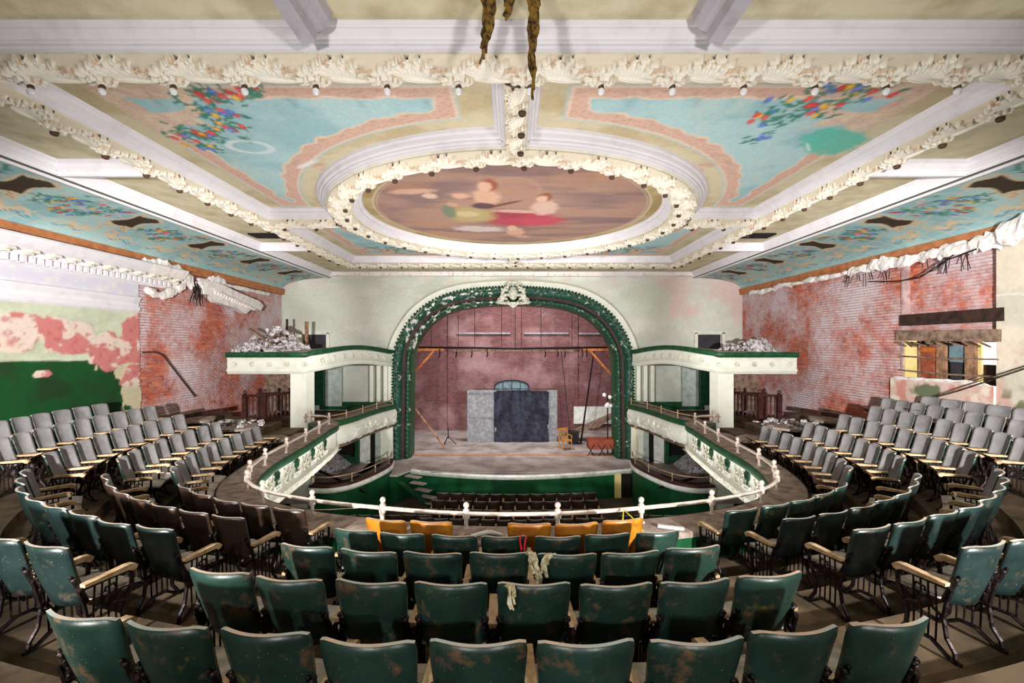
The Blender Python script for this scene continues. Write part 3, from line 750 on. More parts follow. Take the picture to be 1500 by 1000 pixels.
# ---- right wall
def rmask(y, z):
    if z > 2.2: return False
    if 8.7 < y < 10.85 and z < .8: return False     # big opening with the window below
    return True
brick_wall('wall_right', 1, 11.75, 19.96, -2.9, 2.25, lambda y, z: True)
# recessed brick panel above the opening
rec = MB().box((10.40, 10.75, 1.3), (.24, 2.7, 2.0)).build('wall_right_recess', 'brick_mortar'); struct(rec)
Lb, Hb_, g = .225, .078, .012; cells = []; rr = random.Random(3); r_ = 0; z = .35
meb = []
for k in range(4):
    e = random.Random(k+9); mb = MB(); j = lambda: e.uniform(-.005, .005)
    mb.box((0, 0, 0), (.05, Lb-g+j(), Hb_-g+j())); meb.append(mb.mesh('brick', 'brick_clay'))
while z < 2.35:
    y = 9.5-(.11 if r_ % 2 else 0)
    while y < 12.05: obj('brick', meb[rr.randrange(4)], rec, (10.275+rr.uniform(-.01, .01), y, z)); y += Lb
    z += Hb_; r_ += 1
MB().box((10.22, 11.75, .9), (.3, .06, 3.0)).build('reveal', 'brick_mortar', rec); MB().box((10.25, 11.70, -.35), (.3, .03, 1.0)).build('painted_reveal', 'yellow_wall', rec)
# plaster pier at the right edge of the view, with old paint
ys = np.arange(2.0, 9.47, .035); zs = np.arange(-2.3, 2.3, .035)
Y, Z = np.meshgrid(ys, zs, indexing='ij')
c = np.ones(Y.shape+(3,))*lin((206, 200, 184)); c = mix(c, lin((226, 214, 196)), ss(.4, .6, fbm(Y*1.4, Z*1.4, 91)))
c = mix(c, lin((206, 170, 158)), ss(.45, .6, fbm(Y*2.2, Z*2.2, 92))*ss(.2, -.6, Z)); c = mix(c, lin((150, 178, 140)), ss(.62, .7, fbm(Y*2.4+5, Z*2.4, 94))*ss(.8, -.2, Z))
c = mix(c, lin((84, 104, 60)), ss(.55, .66, fbm(Y*4, Z*4, 97))*ss(-.6, -1.3, Z)*.9); c = mix(c, lin((236, 230, 224)), ss(.03, .0, np.abs(Z-1.02-.02*np.sin(Y*9)))*1.0)
P = np.stack([10.06+.02*(fbm(Y*3, Z*3, 5)-.5), Y, Z], -1)[:, ::-1]
o = struct(obj('wall_right_plaster', grid_mesh('wall_right_plaster', P, c[:, ::-1], 'plaster_paint')))
MB().box((10.33, 5.9, 0), (.5, 7.1, 4.7)).build('plaster_backing', 'broken_plaster', o)
# painted parapet below the opening
ys = np.arange(9.45, 12.05, .03); zs = np.arange(-1.95, -.86, .03); Y, Z = np.meshgrid(ys, zs, indexing='ij')
c = np.ones(Y.shape+(3,))*lin((222, 196, 184)); c = mix(c, lin((214, 150, 138)), ss(.45, .62, fbm(Y*3, Z*3, 102))); c = mix(c, lin((236, 224, 210)), ss(.5, .7, fbm(Y*5+2, Z*5, 103)))
c = mix(c, lin((110, 120, 92)), ss(.9, .6, np.hypot((Y-11.0)/.6, (Z+1.12)/.22)+.9*(fbm(Y*7, Z*7, 104)-.5)))
P = np.stack([np.full_like(Y, 10.0), Y, Z], -1)[:, ::-1]
o = struct(obj('wall_right_parapet', grid_mesh('wall_right_parapet', P, c[:, ::-1], 'plaster_paint')))
MB().box((10.11, 10.75, -1.41), (.2, 2.58, 1.10)).build('plaster_backing', 'broken_plaster', o)
lump('torn_plaster_edge', [(10.0, 9.5, -.86), (10.02, 10.3, -.82), (10.0, 11.2, -.85), (10.02, 12.0, -.86)], .045, 21, parent=o)
# opening: beams, laths and the room behind it
ORD = ['first', 'second', 'third', 'fourth', 'fifth', 'sixth', 'seventh', 'eighth']
tag(MB().box((10.22, 10.55, .63), (.36, 2.5, .28)).build('steel_lintel', 'dark_steel_beam'), 'dark brown lintel beam over the broken opening in the right wall', 'beam')
tag(MB().box((10.1, 10.6, .22), (.22, 2.5, .26), Matrix.Rotation(.02, 3, 'X')).build('timber_lintel', 'timber_grey'), 'weathered grey timber beam under the dark lintel in the right wall', 'beam')
for k, (y, a) in enumerate([(11.7, .9), (11.4, .9), (11.15, 1.0), (10.85, .8), (10.6, 1.0), (10.25, -.9), (9.95, .9), (9.65, 1.0)]):
    tag(MB().box((0, 0, 0), (.05, .30, .03), Matrix.Rotation(.35+.1*math.sin(k*2), 3, 'X')).build('broken_lath', 'timber_grey', loc=(10.0, y, .02)), 'short broken lath under the grey timber beam, %s from the brick wall edge' % ORD[k], 'lath', 'broken laths under the timber beam')
wr = struct(empty('window_1', (0, 0, 0)))
MB().box((12.4, 11.0, -.5), (.1, 6, 2.6)).build('back_room_wall', 'yellow_wall', wr)
MB().box((11.5, 14.0, -.5), (1.9, .1, 2.6)).build('back_room_end', 'red_boards', wr)
MB().box((11.5, 11, -1.8), (1.9, 6.5, .1)).build('back_room_floor', 'dark_wood', wr)
MB().box((11.5, 11, .75), (1.9, 6.5, .1)).build('back_room_ceiling', 'dark_wood', wr)
for (y, w, m_, xx) in [(11.94, .22, 'timber', 10.6), (11.2, .24, 'timber', 10.58), (10.49, .24, 'timber', 10.58), (10.31, .08, 'yellow_wall', 10.62)]:
    MB().box((xx, y, -.3), (.06, w, 1.5)).build('window_post', m_, wr)
for k in range(6): MB().box((10.62, 11.37+k*.08, -.5), (.03, .07, 1.0)).build('board', 'red_boards', wr)
MB().box((10.60, 11.57, -.12), (.05, .46, .10)).build('crosspiece', 'orange_timber', wr)
MB().box((10.65, 10.84, -.2), (.03, .46, .42)).build('blue_sheet', 'blue_sheet', wr)  # blue light of the back room put into the panel's colour
MB().box((10.7, 10.84, -.75), (.03, .5, .75)).build('dark_panel', 'grille_dark', wr)
MB().box((10.66, 10.12, -.19), (.03, .30, .5)).build('pane', 'daylight_pane', wr)
MB().box((10.66, 10.0, -.7), (.05, .6, .5)).build('dark_panel', 'dark_wood', wr)
for z_ in (-.30, -.66):
    tag(MB().tube([(10.04, 9.4, z_), (10.06, 10.5, z_-.02), (10.04, 11.8, z_+.01)], .022, 6).build('window_lath', 'timber_grey'), 'thin horizontal lath across the right wall opening, ' + ('upper one' if z_ > -.5 else 'lower one'), 'lath')
tag(MB().tube([(9.95, 8.8, -.45), (9.85, 10.0, -1.0), (9.75, 11.5, -1.6)], .012, 5).tube([(9.95, 8.8, -.40), (9.88, 10.0, -.92), (9.8, 11.2, -1.48)], .009, 5).build('loose_conduit', 'dark_steel_beam'), 'thin loose conduit slanting down below the right opening', 'pipe')
# torn edge along the right cove
t = struct(empty('trim_31'))
yy = 9.2; k = 0; rr = random.Random(11)
while yy < 18.8:
    ln = rr.uniform(.5, 1.1); big = .13 if yy < 13.2 else .07
    lump('torn_plaster_edge', [(9.98, yy, 2.13), (9.9, yy+ln*.5, 2.12+rr.uniform(-.03, .08)), (9.98, yy+ln+.1, 2.13)], big*rr.uniform(.8, 1.3), 50+k, parent=t); yy += ln*.8; k += 1
lump('torn_plaster_edge', [(9.85, 7.6, 2.25), (9.85, 8.6, 2.28), (9.9, 9.6, 2.12)], .2, 90, parent=t)
lump('torn_plaster_edge', [(-9.98, 14.4, 2.08), (-9.95, 16, 2.08), (-9.98, 18.8, 2.08)], .06, 91, parent=t)
mb = MB()
for k in range(22):
    y = 9.6+rr.uniform(0, 4.0); mb.tube([(9.95, y, 2.05), (9.9, y+rr.uniform(-.2, .2), 1.85-rr.uniform(0, .25))], .011, 4)
mb.tube([(9.9, 12.6, 1.75), (9.85, 11.6, 1.62), (9.85, 11.0, 1.62), (9.8, 10.3, 1.9), (9.8, 9.6, 2.02)], .016, 5); mb.tube([(9.9, 11.3, 1.62), (9.85, 10.6, 1.75), (9.8, 10.1, 2.0)], .012, 5)
tag(mb.build('lath_wires', 'black_metal'), 'dark hanging lath wires and rods under the right painted cove', 'wires')
# thin pipe on left brick
tag(MB().tube([(-9.98, 12.3, -.2), (-9.97, 12.75, -.2), (-9.96, 13.0, -.3), (-9.96, 14.3, -1.62)], .022, 6).build('wall_pipe', 'dark_steel_beam'), 'thin bent pipe slanting down the left brick wall', 'pipe')
# ================================================================ PROSCENIUM
half = [(4.53, -5.0), (4.52, -4.0), (4.50, -2.85), (4.48, -1.2), (4.44, -.45), (4.22, .12), (3.80, .75), (3.15, 1.26), (2.37, 1.56), (1.35, 1.71), (0, 1.77)]
inner = smoothpath([(.05-x, z) for x, z in half]+[(.05+x, z) for x, z in half[::-1][1:]], .055)
NN = -normals(inner)          # away from the opening
def arch_sweep(name, prof, mat, parent, disp=None, colf=None, smooth=True, path=inner, nn=NN):
    """prof list of (outward offset, y)"""
    s = arclen(path); P = np.zeros((len(path), len(prof), 3)); 
    pr = np.array(prof, float)
    t = np.gradient(pr, axis=0); t /= np.linalg.norm(t, axis=1)[:, None]+1e-9
    q = np.concatenate([[0], np.cumsum(np.linalg.norm(np.diff(pr, axis=0), axis=1))])
    S, Q = np.meshgrid(s, q, indexing='ij')
    D = disp(S, Q) if disp else np.zeros_like(S)
    for j in range(len(pr)):
        o = pr[j, 0]+D[:, j]*t[j, 1]*-1; y = pr[j, 1]+D[:, j]*t[j, 0]*-1 if True else 0
        P[:, j, 0] = path[:, 0]+nn[:, 0]*o; P[:, j, 2] = path[:, 1]+nn[:, 1]*o; P[:, j, 1] = y
    col = colf(S, Q, D, P) if colf else None
    return obj(name, grid_mesh(name, P, col, mat, smooth), parent)
tp = struct(empty('trim_40'))
def halfround(o0, o1, y0, h, n=11):
    return [(o0+(o1-o0)*(.5-.5*math.cos(PI*k/(n-1))), y0-h*math.sin(PI*k/(n-1))) for k in range(n)]
rb = random.Random(2)
def leafdisp(S, Q):
    tot = Q.max(); v = Q/tot
    a = (S/.24) % 1; a2 = (S/.24+.5) % 1
    l1 = np.clip(1-((a-.5)/.38)**2-((v-.3)/.26)**2, 0, 1)**.5
    l2 = np.clip(1-((a2-.5)/.38)**2-((v-.72)/.24)**2, 0, 1)**.5
    return .10*np.maximum(l1*(1-.5*np.exp(-((a-.5)/.07)**2)), l2*(1-.5*np.exp(-((a2-.5)/.07)**2)))+.015*fbm(S*9, Q*9, 2)
def gcol(S, Q, D, P):
    c = np.ones(S.shape+(3,))*lin((24, 72, 50))
    c = mix(c, lin((92, 136, 136)), ss(.06, .11, D)*ss(.35, .6, fbm(S*2, Q*3, 19))*.8)  # leaf crests painted paler and bluish, as if lit
    chip = ss(.57, .62, fbm(S*7, Q*9, 8, 5))*((P[..., 0] < -.7) & (P[..., 2] > -.2) & (P[..., 0] > -4.6))
    chip2 = ss(.72, .76, fbm(S*6, Q*9, 12, 5))
    return mix(c, lin((222, 222, 204)), np.clip(chip+chip2*.6, 0, 1))
def rope(S, Q): return .02*np.cos(2*PI*(S/.11+Q*3))
fine = smoothpath(inner, .032); FN = -normals(fine)
arch_sweep('outer_wreath_band', halfround(.36, .78, 19.9, .20, 22), 'arch_green', tp, leafdisp, gcol, path=fine, nn=FN)
arch_sweep('groove', [(.26, 20.05), (.30, 19.98), (.37, 19.9)], 'arch_green', tp, None, lambda S, Q, D, P: np.ones(S.shape+(3,))*lin((84, 66, 62)))
arch_sweep('inner_wreath_band', halfround(.0, .28, 20.12, .16, 16), 'arch_green', tp, lambda S, Q: leafdisp(S*1.25, Q)*.7, gcol, path=fine, nn=FN)
arch_sweep('reveal', [(0.0, 20.12), (0.0, 20.9)], 'green_trim', tp)
# beaded edge along the outer side
fs_ = smoothpath(inner, .13); fn_ = -normals(fs_); mb = MB()
for p, q in zip(fs_, fn_):
    mb.lathe([(.01, -.05), (.04, -.03), (.05, 0), (.04, .03), (.01, .05)], (p[0]+q[0]*.79, 19.86, p[1]+q[1]*.79), 6, Matrix.Rotation(PI/2, 3, 'X'))
mb.build('beaded_edge', 'green_trim', tp)['kind'] = 'stuff'
arch_sweep('white_moulding', [(.76, 19.95), (.80, 19.86), (.84, 19.84), (.92, 19.74), (1.0, 19.72), (1.04, 19.78), (1.05, 19.86), (1.09, 19.88), (1.12, 19.99)], 'cream_paint', tp)
# crest at the crown of the arch
t = tag(empty('crest', (.05, 19.72, 2.15)), 'cream plaster cartouche crest at the top of the green arch', 'crest'); t.scale = (.72, .8, .72)
mb = MB()
mb.lathe([(.36, .0), (.34, .06), (.26, .10), (.22, .17), (.10, .21), (.01, .22)], (0, 0, .12), 14, Matrix.Rotation(PI/2, 3, 'X') @ Matrix.Diagonal((.85, 1.15, 1)))
mb.build('shield', 'box_relief', t, True)
def scroll_bm(sx):
    mb = MB()
    for (x0, z0, x1, z1, r) in [(.25, .45, .75, .1, .08), (.3, .3, .95, -.15, .09), (.2, .0, 1.05, -.36, .10), (.35, -.25, .95, -.42, .09), (.15, .55, .45, .55, .07), (.55, .3, .8, .25, .06)]:
        pts = [(sx*(x0+(x1-x0)*u+.06*math.sin(u*6)), -.08-.06*math.sin(u*PI), z0+(z1-z0)*u+.1*math.sin(u*PI*1.5)) for u in np.linspace(0, 1, 10)]
        mb.tube(pts, [r*(.55+.5*math.sin(PI*min(1, u+.2))) for u in np.linspace(0, 1, 10)], 7)
    for k in range(10):
        a = k*2.1; mb.lathe([(.01, -.05), (.07, 0), (.01, .06)], (sx*(.3+.07*k), -.15, -.38+.05*math.sin(a)+.35*(1-k/10)*(k % 2)), 6, Matrix.Rotation(PI/2, 3, 'X'))
    return mb
for s_ in (-1, 1): scroll_bm(s_).build('scrollwork', 'box_relief', t, True)
mb = MB().prism([(-1.1, -.42), (1.1, -.42), (.7, -.54), (.3, -.56), (0, -.80), (-.3, -.56), (-.7, -.54)], 'y', -.10, .12); mb.build('base_scroll', 'box_relief', t)
mb = MB().tube([(-.5, -.06, .62), (-.25, -.1, .74), (0, -.12, .78), (.25, -.1, .74), (.5, -.06, .62)], [.06, .09, .12, .09, .06], 8); mb.build('crown', 'box_relief', t, True)

# wall of the proscenium: lofted between arch and room outline
ang_p = inner[::2]; an = NN[::2]; base = ang_p+an*1.05
out = []
for p in base:
    zo = min(p[1], -1.2); d = p-np.array([0, zo])
    k = []
    if abs(d[0]) > 1e-6: k.append((10.15 if d[0] > 0 else -10.15)/d[0])
    if d[1] > 1e-6: k.append((3.17-zo)/d[1])
    k = min(k); out.append([d[0]*k, zo+d[1]*k])
out = np.array(out)
# put real corners in
for cx in (-10.15, 10.15):
    j = np.argmin(np.hypot(out[:, 0]-cx, out[:, 1]-3.17)); out[j] = (cx, 3.17)
nr = 110; k = np.linspace(0, 1, nr)
PX = base[:, None, 0]*(1-k)+out[:, None, 0]*k; PZ = base[:, None, 1]*(1-k)+out[:, None, 1]*k
c = np.ones(PX.shape+(3,))*lin((214, 217, 206)); c = mix(c, lin((198, 204, 190)), ss(.35, .7, fbm(PX*.6, PZ*.9, 111)))
c = mix(c, lin((228, 229, 222)), ss(.5, .7, fbm(PX*2, PZ*3, 112))*.6)
fl = lambda s_: ss(.42, .62, fbm(PX*1.1+s_, PZ*1.3, 113))
pm = ss(6.0, 7.2, PX)*ss(-.6, .6, PZ)*fl(0); c = mix(c, lin((222, 196, 190)), pm*.9)
c = mix(c, lin((206, 214, 194)), ((PX > 5.2) & (PX < 6.9) & (PZ < 2.6) & (PZ > 1.2))*.6)
pm = ss(-8.6, -9.6, PX)*ss(-.6, .6, PZ)*fl(4); c = mix(c, lin((214, 178, 168)), pm*.8)
c = mix(c, lin((226, 206, 198)), ss(2.2, 3.0, PZ)*ss(.5, .62, fbm(PX*2.5, PZ*3, 117))*.7)
wp = struct(obj('wall_proscenium', grid_mesh('wall_proscenium', np.stack([PX, np.full_like(PX, 20.0), PZ], -1), c, 'plaster_paint', False)))
MB().box((0, 20.3, 3.0), (20.3, .5, 1.0)).box((-8.6, 20.3, -1), (6.2, .5, 8.4)).box((8.6, 20.3, -1), (6.2, .5, 8.4)).build('wall_thickness', 'brick_mortar', wp)
# damaged crown moulding on top of it, bricks showing through at the right
t = struct(empty('trim_41'))
rr = random.Random(3); x = -9.8
while x < 9.8:
    w = rr.uniform(.5, 2.2)
    if not (x > 3.6 and rr.random() < .5): MB().box((x+w/2, 19.86, 3.08), (w-.02, .3, .17+rr.uniform(-.03, .03))).build('plaster_strip', 'broken_plaster', t)
    x += w
for k in range(26):
    for j in range(2): obj('brick', bpy.data.meshes.get('lintel_brick') or MB().box((0, 0, 0), (.21, .06, .07)).mesh('lintel_brick', 'brick_clay'), t, (3.7+k*.225+.11*j, 19.95, 3.05+j*.08))
sweep('fillet', np.array([(x, 19.9) for x in np.linspace(-9.9, 9.9, 20)]), [(.02, 3.0), (.12, 3.03), (.12, 3.10), (.2, 3.14), (.2, 3.17)], 'crown_white', t)

# ================================================================ STAGE
fl_ = MB().prism([(-9, 26.7)]+[(9, 26.7), (9, 20.1), (5.6, 20.0), (5.35, 18.75), (4.9, 18.45), (3.3, 18.0), (1.6, 17.65), (0, 17.5), (-1.6, 17.65), (-3.3, 18.05), (-4.1, 18.35), (-5.4, 18.75), (-5.6, 20.0), (-9, 20.1)], 'z', -5.12, -5.0)
stg = struct(fl_.build('floor_stage', 'stage_boards'))
# visible boards of the apron: long planks
mb0 = {}
lip = smoothpath([(-5.4, 18.75), (-4.1, 18.35), (-3.3, 18.03), (-1.6, 17.62), (0, 17.47), (1.6, 17.62), (3.3, 17.97), (4.9, 18.42), (5.35, 18.72)], .15)
sweep('apron_lip', lip, [(.0, -4.985), (.06, -4.985), (.09, -5.02), (.09, -5.07), (.05, -5.10), (.05, -5.17), (0, -5.18)], 'armature_white', stg)
sweep('apron_front', lip, [(.0, -5.14), (.0, -6.1)], 'green_wall', stg)
MB().box((0, 20.6, -4.992), (9.0, .12, .03)).build('curtain_line_board', 'orange_timber', stg)
for k in range(30):
    y = 17.9+k*.2; w = min(4.6, 2.6+(y-17.5)*1.8)
    if y < 23.9: MB().box((random.uniform(-.2, .2), y, -4.994), (w*2-.4, .188, .014)).build('floor_board', 'stage_boards', stg)
# stage back wall with piers and ledges
o = struct(MB().box((0, 26.9, 0), (22, .4, 13)).build('wall_stage_back', 'stage_brick'))
for x, w in ((.28, .65), (-3.5, .5), (3.6, .5), (-6.6, .5), (7, .5)): MB().box((x, 26.66, 0), (w, .12, 12.9)).build('brick_pier', 'stage_brick', o)
for x0, x1, z_ in ((-3.2, -.1, .68), (.7, 3.3, .68), (3.9, 7, .66)): MB().box(((x0+x1)/2, 26.62, z_), (x1-x0, .18, .09)).build('brick_ledge', 'flat_grey', o)
MB().box((5.4, 26.62, -4.1), (3.6, .1, 1.0)).build('whitewashed_panel', 'armature_white', o)
for sx in (-1, 1): struct(MB().box((sx*9.2, 23.6, 0), (.3, 6.1, 13)).build('wall_stage_side', 'stage_brick'))
struct(MB().box((0, 23.4, 5.2), (18.4, 7.2, .2)).build('ceiling_stage', 'dark_wood'))
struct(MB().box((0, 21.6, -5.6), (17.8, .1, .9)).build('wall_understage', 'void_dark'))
# arched window behind the flats
w = struct(empty('window_2')); pts = [(-.95, -2.9)]+[(-1.0*math.cos(a), -2.42+.36*math.sin(a)) for a in np.linspace(0, PI, 14)]+[(.95, -2.9)]
MB().prism([(x-.02, z) for x, z in pts], 'y', 26.53, 26.56).build('pane', 'blue_sheet', w)
MB().tube([(x-.02, 26.5, z) for x, z in pts], .05, 6).build('window_frame', 'grille_dark', w)
for x in (-.52, -.02, .48): MB().box((x, 26.5, -2.5), (.04, .05, .8)).build('mullion', 'grille_dark', w)
# batten with hooks, orange posts and braces
t = tag(empty('batten'), 'long dark batten hanging across the stage above the flats', 'batten')
MB().tube([(-4.9, 22, -.12), (-2, 22, -.14), (0, 22, -.17), (2, 22, -.15), (4.9, 22, -.12)], .05, 7).build('pipe', 'black_metal', t)
MB().box((.1, 22, -.27), (5.8, .06, .09)).build('pale_strip', 'timber_grey', t)
for x in (-3.5, -2.7, -1.95, -1.2, 1.6, 2.2, 2.55, 3.4, 3.6): MB().tube([(x, 22, -.2), (x+.02, 21.97, -.45), (x-.02, 21.95, -.6)], .03, 5).build('hook', 'black_metal', t)
for k, x in enumerate((-3.9, -2.6, -1.8, -.5, .15, .45, 1.4, 2.9)): tag(MB().tube([(x, 22, -.1), (x, 22, 5.12)], .012, 4).build('fly_rope', 'black_metal'), 'thin dark fly rope holding the stage batten, %s from the left' % ['first', 'second', 'third', 'fourth', 'fifth', 'sixth', 'seventh', 'eighth'][k], 'rope', 'fly ropes above the batten')
for sx in (-1, 1):
    t = tag(empty('gallery_post_brace'), f'orange timber beam end with diagonal brace at the {"left" if sx < 0 else "right"} side of the stage opening', 'timber')
    MB().box((sx*4.35+.05, 22.4, -.22), (1.9, .16, .14)).build('beam', 'orange_timber', t)
    a = Vector((sx*3.85, 22.4, -.3)); b_ = Vector((sx*4.95, 22.4, -1.55)); d = b_-a
    MB().box((a+b_)/2, (.10, .10, d.length), d.to_track_quat('Z', 'Y').to_matrix()).build('brace', 'orange_timber', t)
    MB().box((sx*5.1, 22.4, -2.6), (.2, .2, 4.9)).build('post', 'dark_wood', t)
# flats and black cloth
t = tag(empty('stage_flat', (-1.55, 23.5, -5)), 'grey weathered flat leaning at the left of the black cloth', 'flat')
MB().box((0, .03, 1.33), (1.5, .04, 2.66)).build('panel', 'flat_grey', t)
for z_ in (.08, 1.33, 2.58): MB().box((0, -.01, z_), (1.5, .04, .09)).build('rail', 'flat_grey', t)
for x in (-.71, .71): MB().box((x, -.012, 1.33), (.09, .045, 2.66)).build('stile', 'flat_grey', t)
t = tag(empty('stage_flat', (2.08, 23.5, -5)), 'narrow grey flat standing right of the black cloth', 'flat')
MB().box((0, .03, 1.33), (.5, .04, 2.66)).build('panel', 'flat_grey', t)
for x in (-.21, .21): MB().box((x, -.01, 1.33), (.08, .05, 2.66)).build('stile', 'flat_grey', t)
t = tag(empty('stage_flat', (-.2, 23.75, -5)), 'dark framed flat seen behind the left edge of the black cloth', 'flat')
MB().box((-.6, 0, 1.33), (.06, .05, 2.66)).box((.6, 0, 1.33), (.06, .05, 2.66)).box((0, 0, 1.3), (1.2, .05, .06)).box((0, 0, 2.6), (1.2, .05, .06)).build('frame', 'dark_wood', t)
us = np.linspace(-.92, 1.88, 90); vs = np.linspace(0, 2.62, 50); U2, V2 = np.meshgrid(us, vs, indexing='ij')
uc = (U2-.48)/1.4
fold = 1.6*.05*np.sin((U2*9)+(V2-2.6)*uc*5)+.10*np.sin(np.abs(uc)**1.0*10+(2.6-V2)*1.9)*np.clip(1-np.abs(uc)*.5, .3, 1)*.5
P = np.stack([U2, 23.38+fold, -5.0+.02+V2*(1+.012*np.cos(uc*3.1))], -1)
tag(obj('black_cloth', grid_mesh('black_cloth', P, None, 'black_cloth')), 'large black cloth draped over the flats at centre stage', 'cloth')
tag(MB().box((.1, 23.6, -2.28), (4.0, .05, .05)).build('top_batten', 'dark_wood'), 'thin dark timber resting along the top of the flats', 'timber')
# leaning poles, chair, cart, planks, lamps
tag(MB().tube([(3.45, 22.9, -5.0), (4.2, 23.3, -.3)], [.05, .04], 6).build('leaning_pole', 'black_metal'), 'long dark pole leaning behind the wooden armchair', 'pole')
tag(MB().tube([(3.15, 24.5, -5.0), (2.7, 24.9, -.3)], .025, 5).build('leaning_rod', 'black_metal'), 'thin rod standing left of the leaning pole on stage', 'pole')
tag(MB().tube([(-4.55, 21.4, -3.0), (-3.2, 21.9, -4.98)], .05, 6).build('leaning_timber', 'timber'), 'pale timber leaning against the left edge of the stage opening', 'timber')
t = tag(empty('light_stand', (-3.2, 22.8, -5)), 'small dark folding stand on the left of the stage', 'stand')
for a in (0, 2.1, 4.2): MB().tube([(0, 0, .45), (.42*math.cos(a), .42*math.sin(a), 0)], .02, 5).build('leg', 'black_metal', t)
MB().tube([(0, 0, .3), (0, 0, .85)], .025, 6).build('pole', 'black_metal', t)
t = tag(empty('armchair', (2.55, 20.9+.9, -5), R(200)), 'golden wooden armchair standing on the right of the stage', 'chair')
MB().box((0, 0, .44), (.5, .48, .05)).build('seat', 'chair_wood', t)
for x in (-.22, .22):
    for y in (-.2, .2): MB().tube([(x*1.05, y*1.1, 0), (x, y, .44)], .025, 6).build('leg', 'chair_wood', t)
    MB().tube([(x, -.2, .44), (x*1.1, -.27, .95)], .022, 6).build('back_post', 'chair_wood', t)
    MB().tube([(x*1.1, -.24, .68), (x*1.15, .2, .66), (x, .2, .44)], .024, 6).build('arm', 'chair_wood', t)
MB().box((0, -.27, .93), (.52, .03, .12)).build('top_rail', 'chair_wood', t)
for x in (-.12, -.04, .04, .12): MB().box((x, -.24, .68), (.03, .02, .46)).build('slat', 'chair_wood', t)
t = tag(empty('crate_cart', (4.05, 19.9, -5)), 'reddish crate on a dark iron frame at the right edge of the stage', 'cart')
MB().box((0, .9, .52), (1.2, .6, .42)).build('box', 'red_cart', t)
for x in (-.5, 0, .5):
    MB().tube([(x-.15, .6, 0), (x+.15, .6, .5)], .02, 5).tube([(x+.15, .6, 0), (x-.15, .6, .5)], .02, 5).build('leg', 'black_metal', t)
for k in range(9):
    a = Vector((2.3+.25*k, 24.2-.16*k, -4.95+.10*k)); b_ = Vector((5.3, 24.4-.2*k, -3.7+.05*k-(.2 if k % 2 else 0))); d = b_-a
    tag(MB().box((a+b_)/2, (.18, .05, d.length), d.to_track_quat('Z', 'Y').to_matrix()).build('plank', 'timber_grey'), 'weathered plank in the heap at stage right, %s from the top' % ['ninth', 'eighth', 'seventh', 'sixth', 'fifth', 'fourth', 'third', 'second', 'first'][8-k], 'plank', 'plank heap on stage right')
t = tag(empty('lamp_stand', (4.35, 20.7, -5)), 'lamp stand with cluster of white globes beside the right arch', 'lamp')
MB().tube([(0, 0, 0), (0, 0, 2.7)], .03, 6).build('pole', 'black_metal', t)
for p in ((-.15, 0, 2.72), (.10, 0, 2.62), (.0, -.02, 2.3), (.14, 0, 2.24), (-.05, 0, 2.22)):
    g_ = MB().lathe([(.02, -.09), (.08, -.05), (.1, 0), (.08, .06), (.02, .1)], p, 10).build('globe', 'bulb_glass', t, True)
tag(MB().box((3.1, 23.0, -4.7), (.5, .4, .6)).box((3.1, 23.0, -4.37), (.56, .46, .06)).build('dark_box', 'black_metal'), 'dark box standing behind the wooden armchair', 'box')

# side platform and steps at the left of the apron
t = tag(empty('side_platform'), 'dark timber platform and green front left of the apron', 'platform')
MB().prism([(-6.0, 17.6), (-4.4, 17.45), (-4.0, 18.3), (-5.3, 19.2), (-6.0, 19.2)], 'z', -5.06, -4.98).build('deck', 'stage_boards', t)
MB().prism([(-6.0, 17.65), (-4.42, 17.5), (-4.1, 18.3), (-5.3, 19.1), (-6.0, 19.1)], 'z', -6.1, -5.06).build('front', 'green_wall', t)
t = tag(empty('stage_steps'), 'short flight of grey wooden steps down from the left of the apron', 'stairs')
for k in range(5):
    MB().box((-3.85+.24*k, 17.75-.22*k, -5.13-.19*k), (.66, .26, .035), Matrix.Rotation(-.5, 3, 'Z')).build('tread', 'stage_boards', t)
MB().prism([(-4.3, -5.1), (-4.1, -5.1), (-2.8, -6.08), (-3.1, -6.08)], 'y', 16.95, 17.0).build('stringer', 'green_trim', t)
# door in the apron front at the right
t = struct(empty('door_1')); MB().box((4.22, 18.16, -5.62), (.26, .06, .94)).build('pale_door_edge', 'yellow_wall', t); MB().box((4.55, 18.2, -5.62), (.4, .06, .94)).build('opening', 'void_dark', t); MB().box((4.9, 17.95, -5.62), (.04, .5, .94)).build('door_leaf', 'dark_wood', t)

# ================================================================ BOXES (both sides mirrored)
def M_(pts, sx):
    p = [(sx*q[0],)+tuple(q[1:]) for q in pts]
    return np.array(p if sx > 0 else p, float)
def side_sweep(name, pts, prof, mat, parent, sx, step=.12, smooth=False):
    """pts for the right side going toward the stage; positive profile offset = toward the hall centre"""
    p = smoothpath(pts, step); p[:, 0] *= sx
    pr = [(-o*sx if sx > 0 else o, z) for o, z in prof]
    if sx > 0: pr = [(-o, z) for o, z in prof]
    else: pr = [(o, z) for o, z in prof]
    return sweep(name, p, pr, mat, parent, smooth=smooth)
SIDE = {-1: 'left', 1: 'right'}
boxcurve = [(6.25, 15.0), (5.85, 15.2), (5.62, 16.0), (5.5, 17.0), (5.3, 18.2), (5.0, 19.3)]
lowcurve = [(6.62, 14.9), (6.0, 14.85), (5.45, 15.2), (5.1, 15.9), (4.85, 16.7), (4.72, 17.5), (4.85, 18.4)]
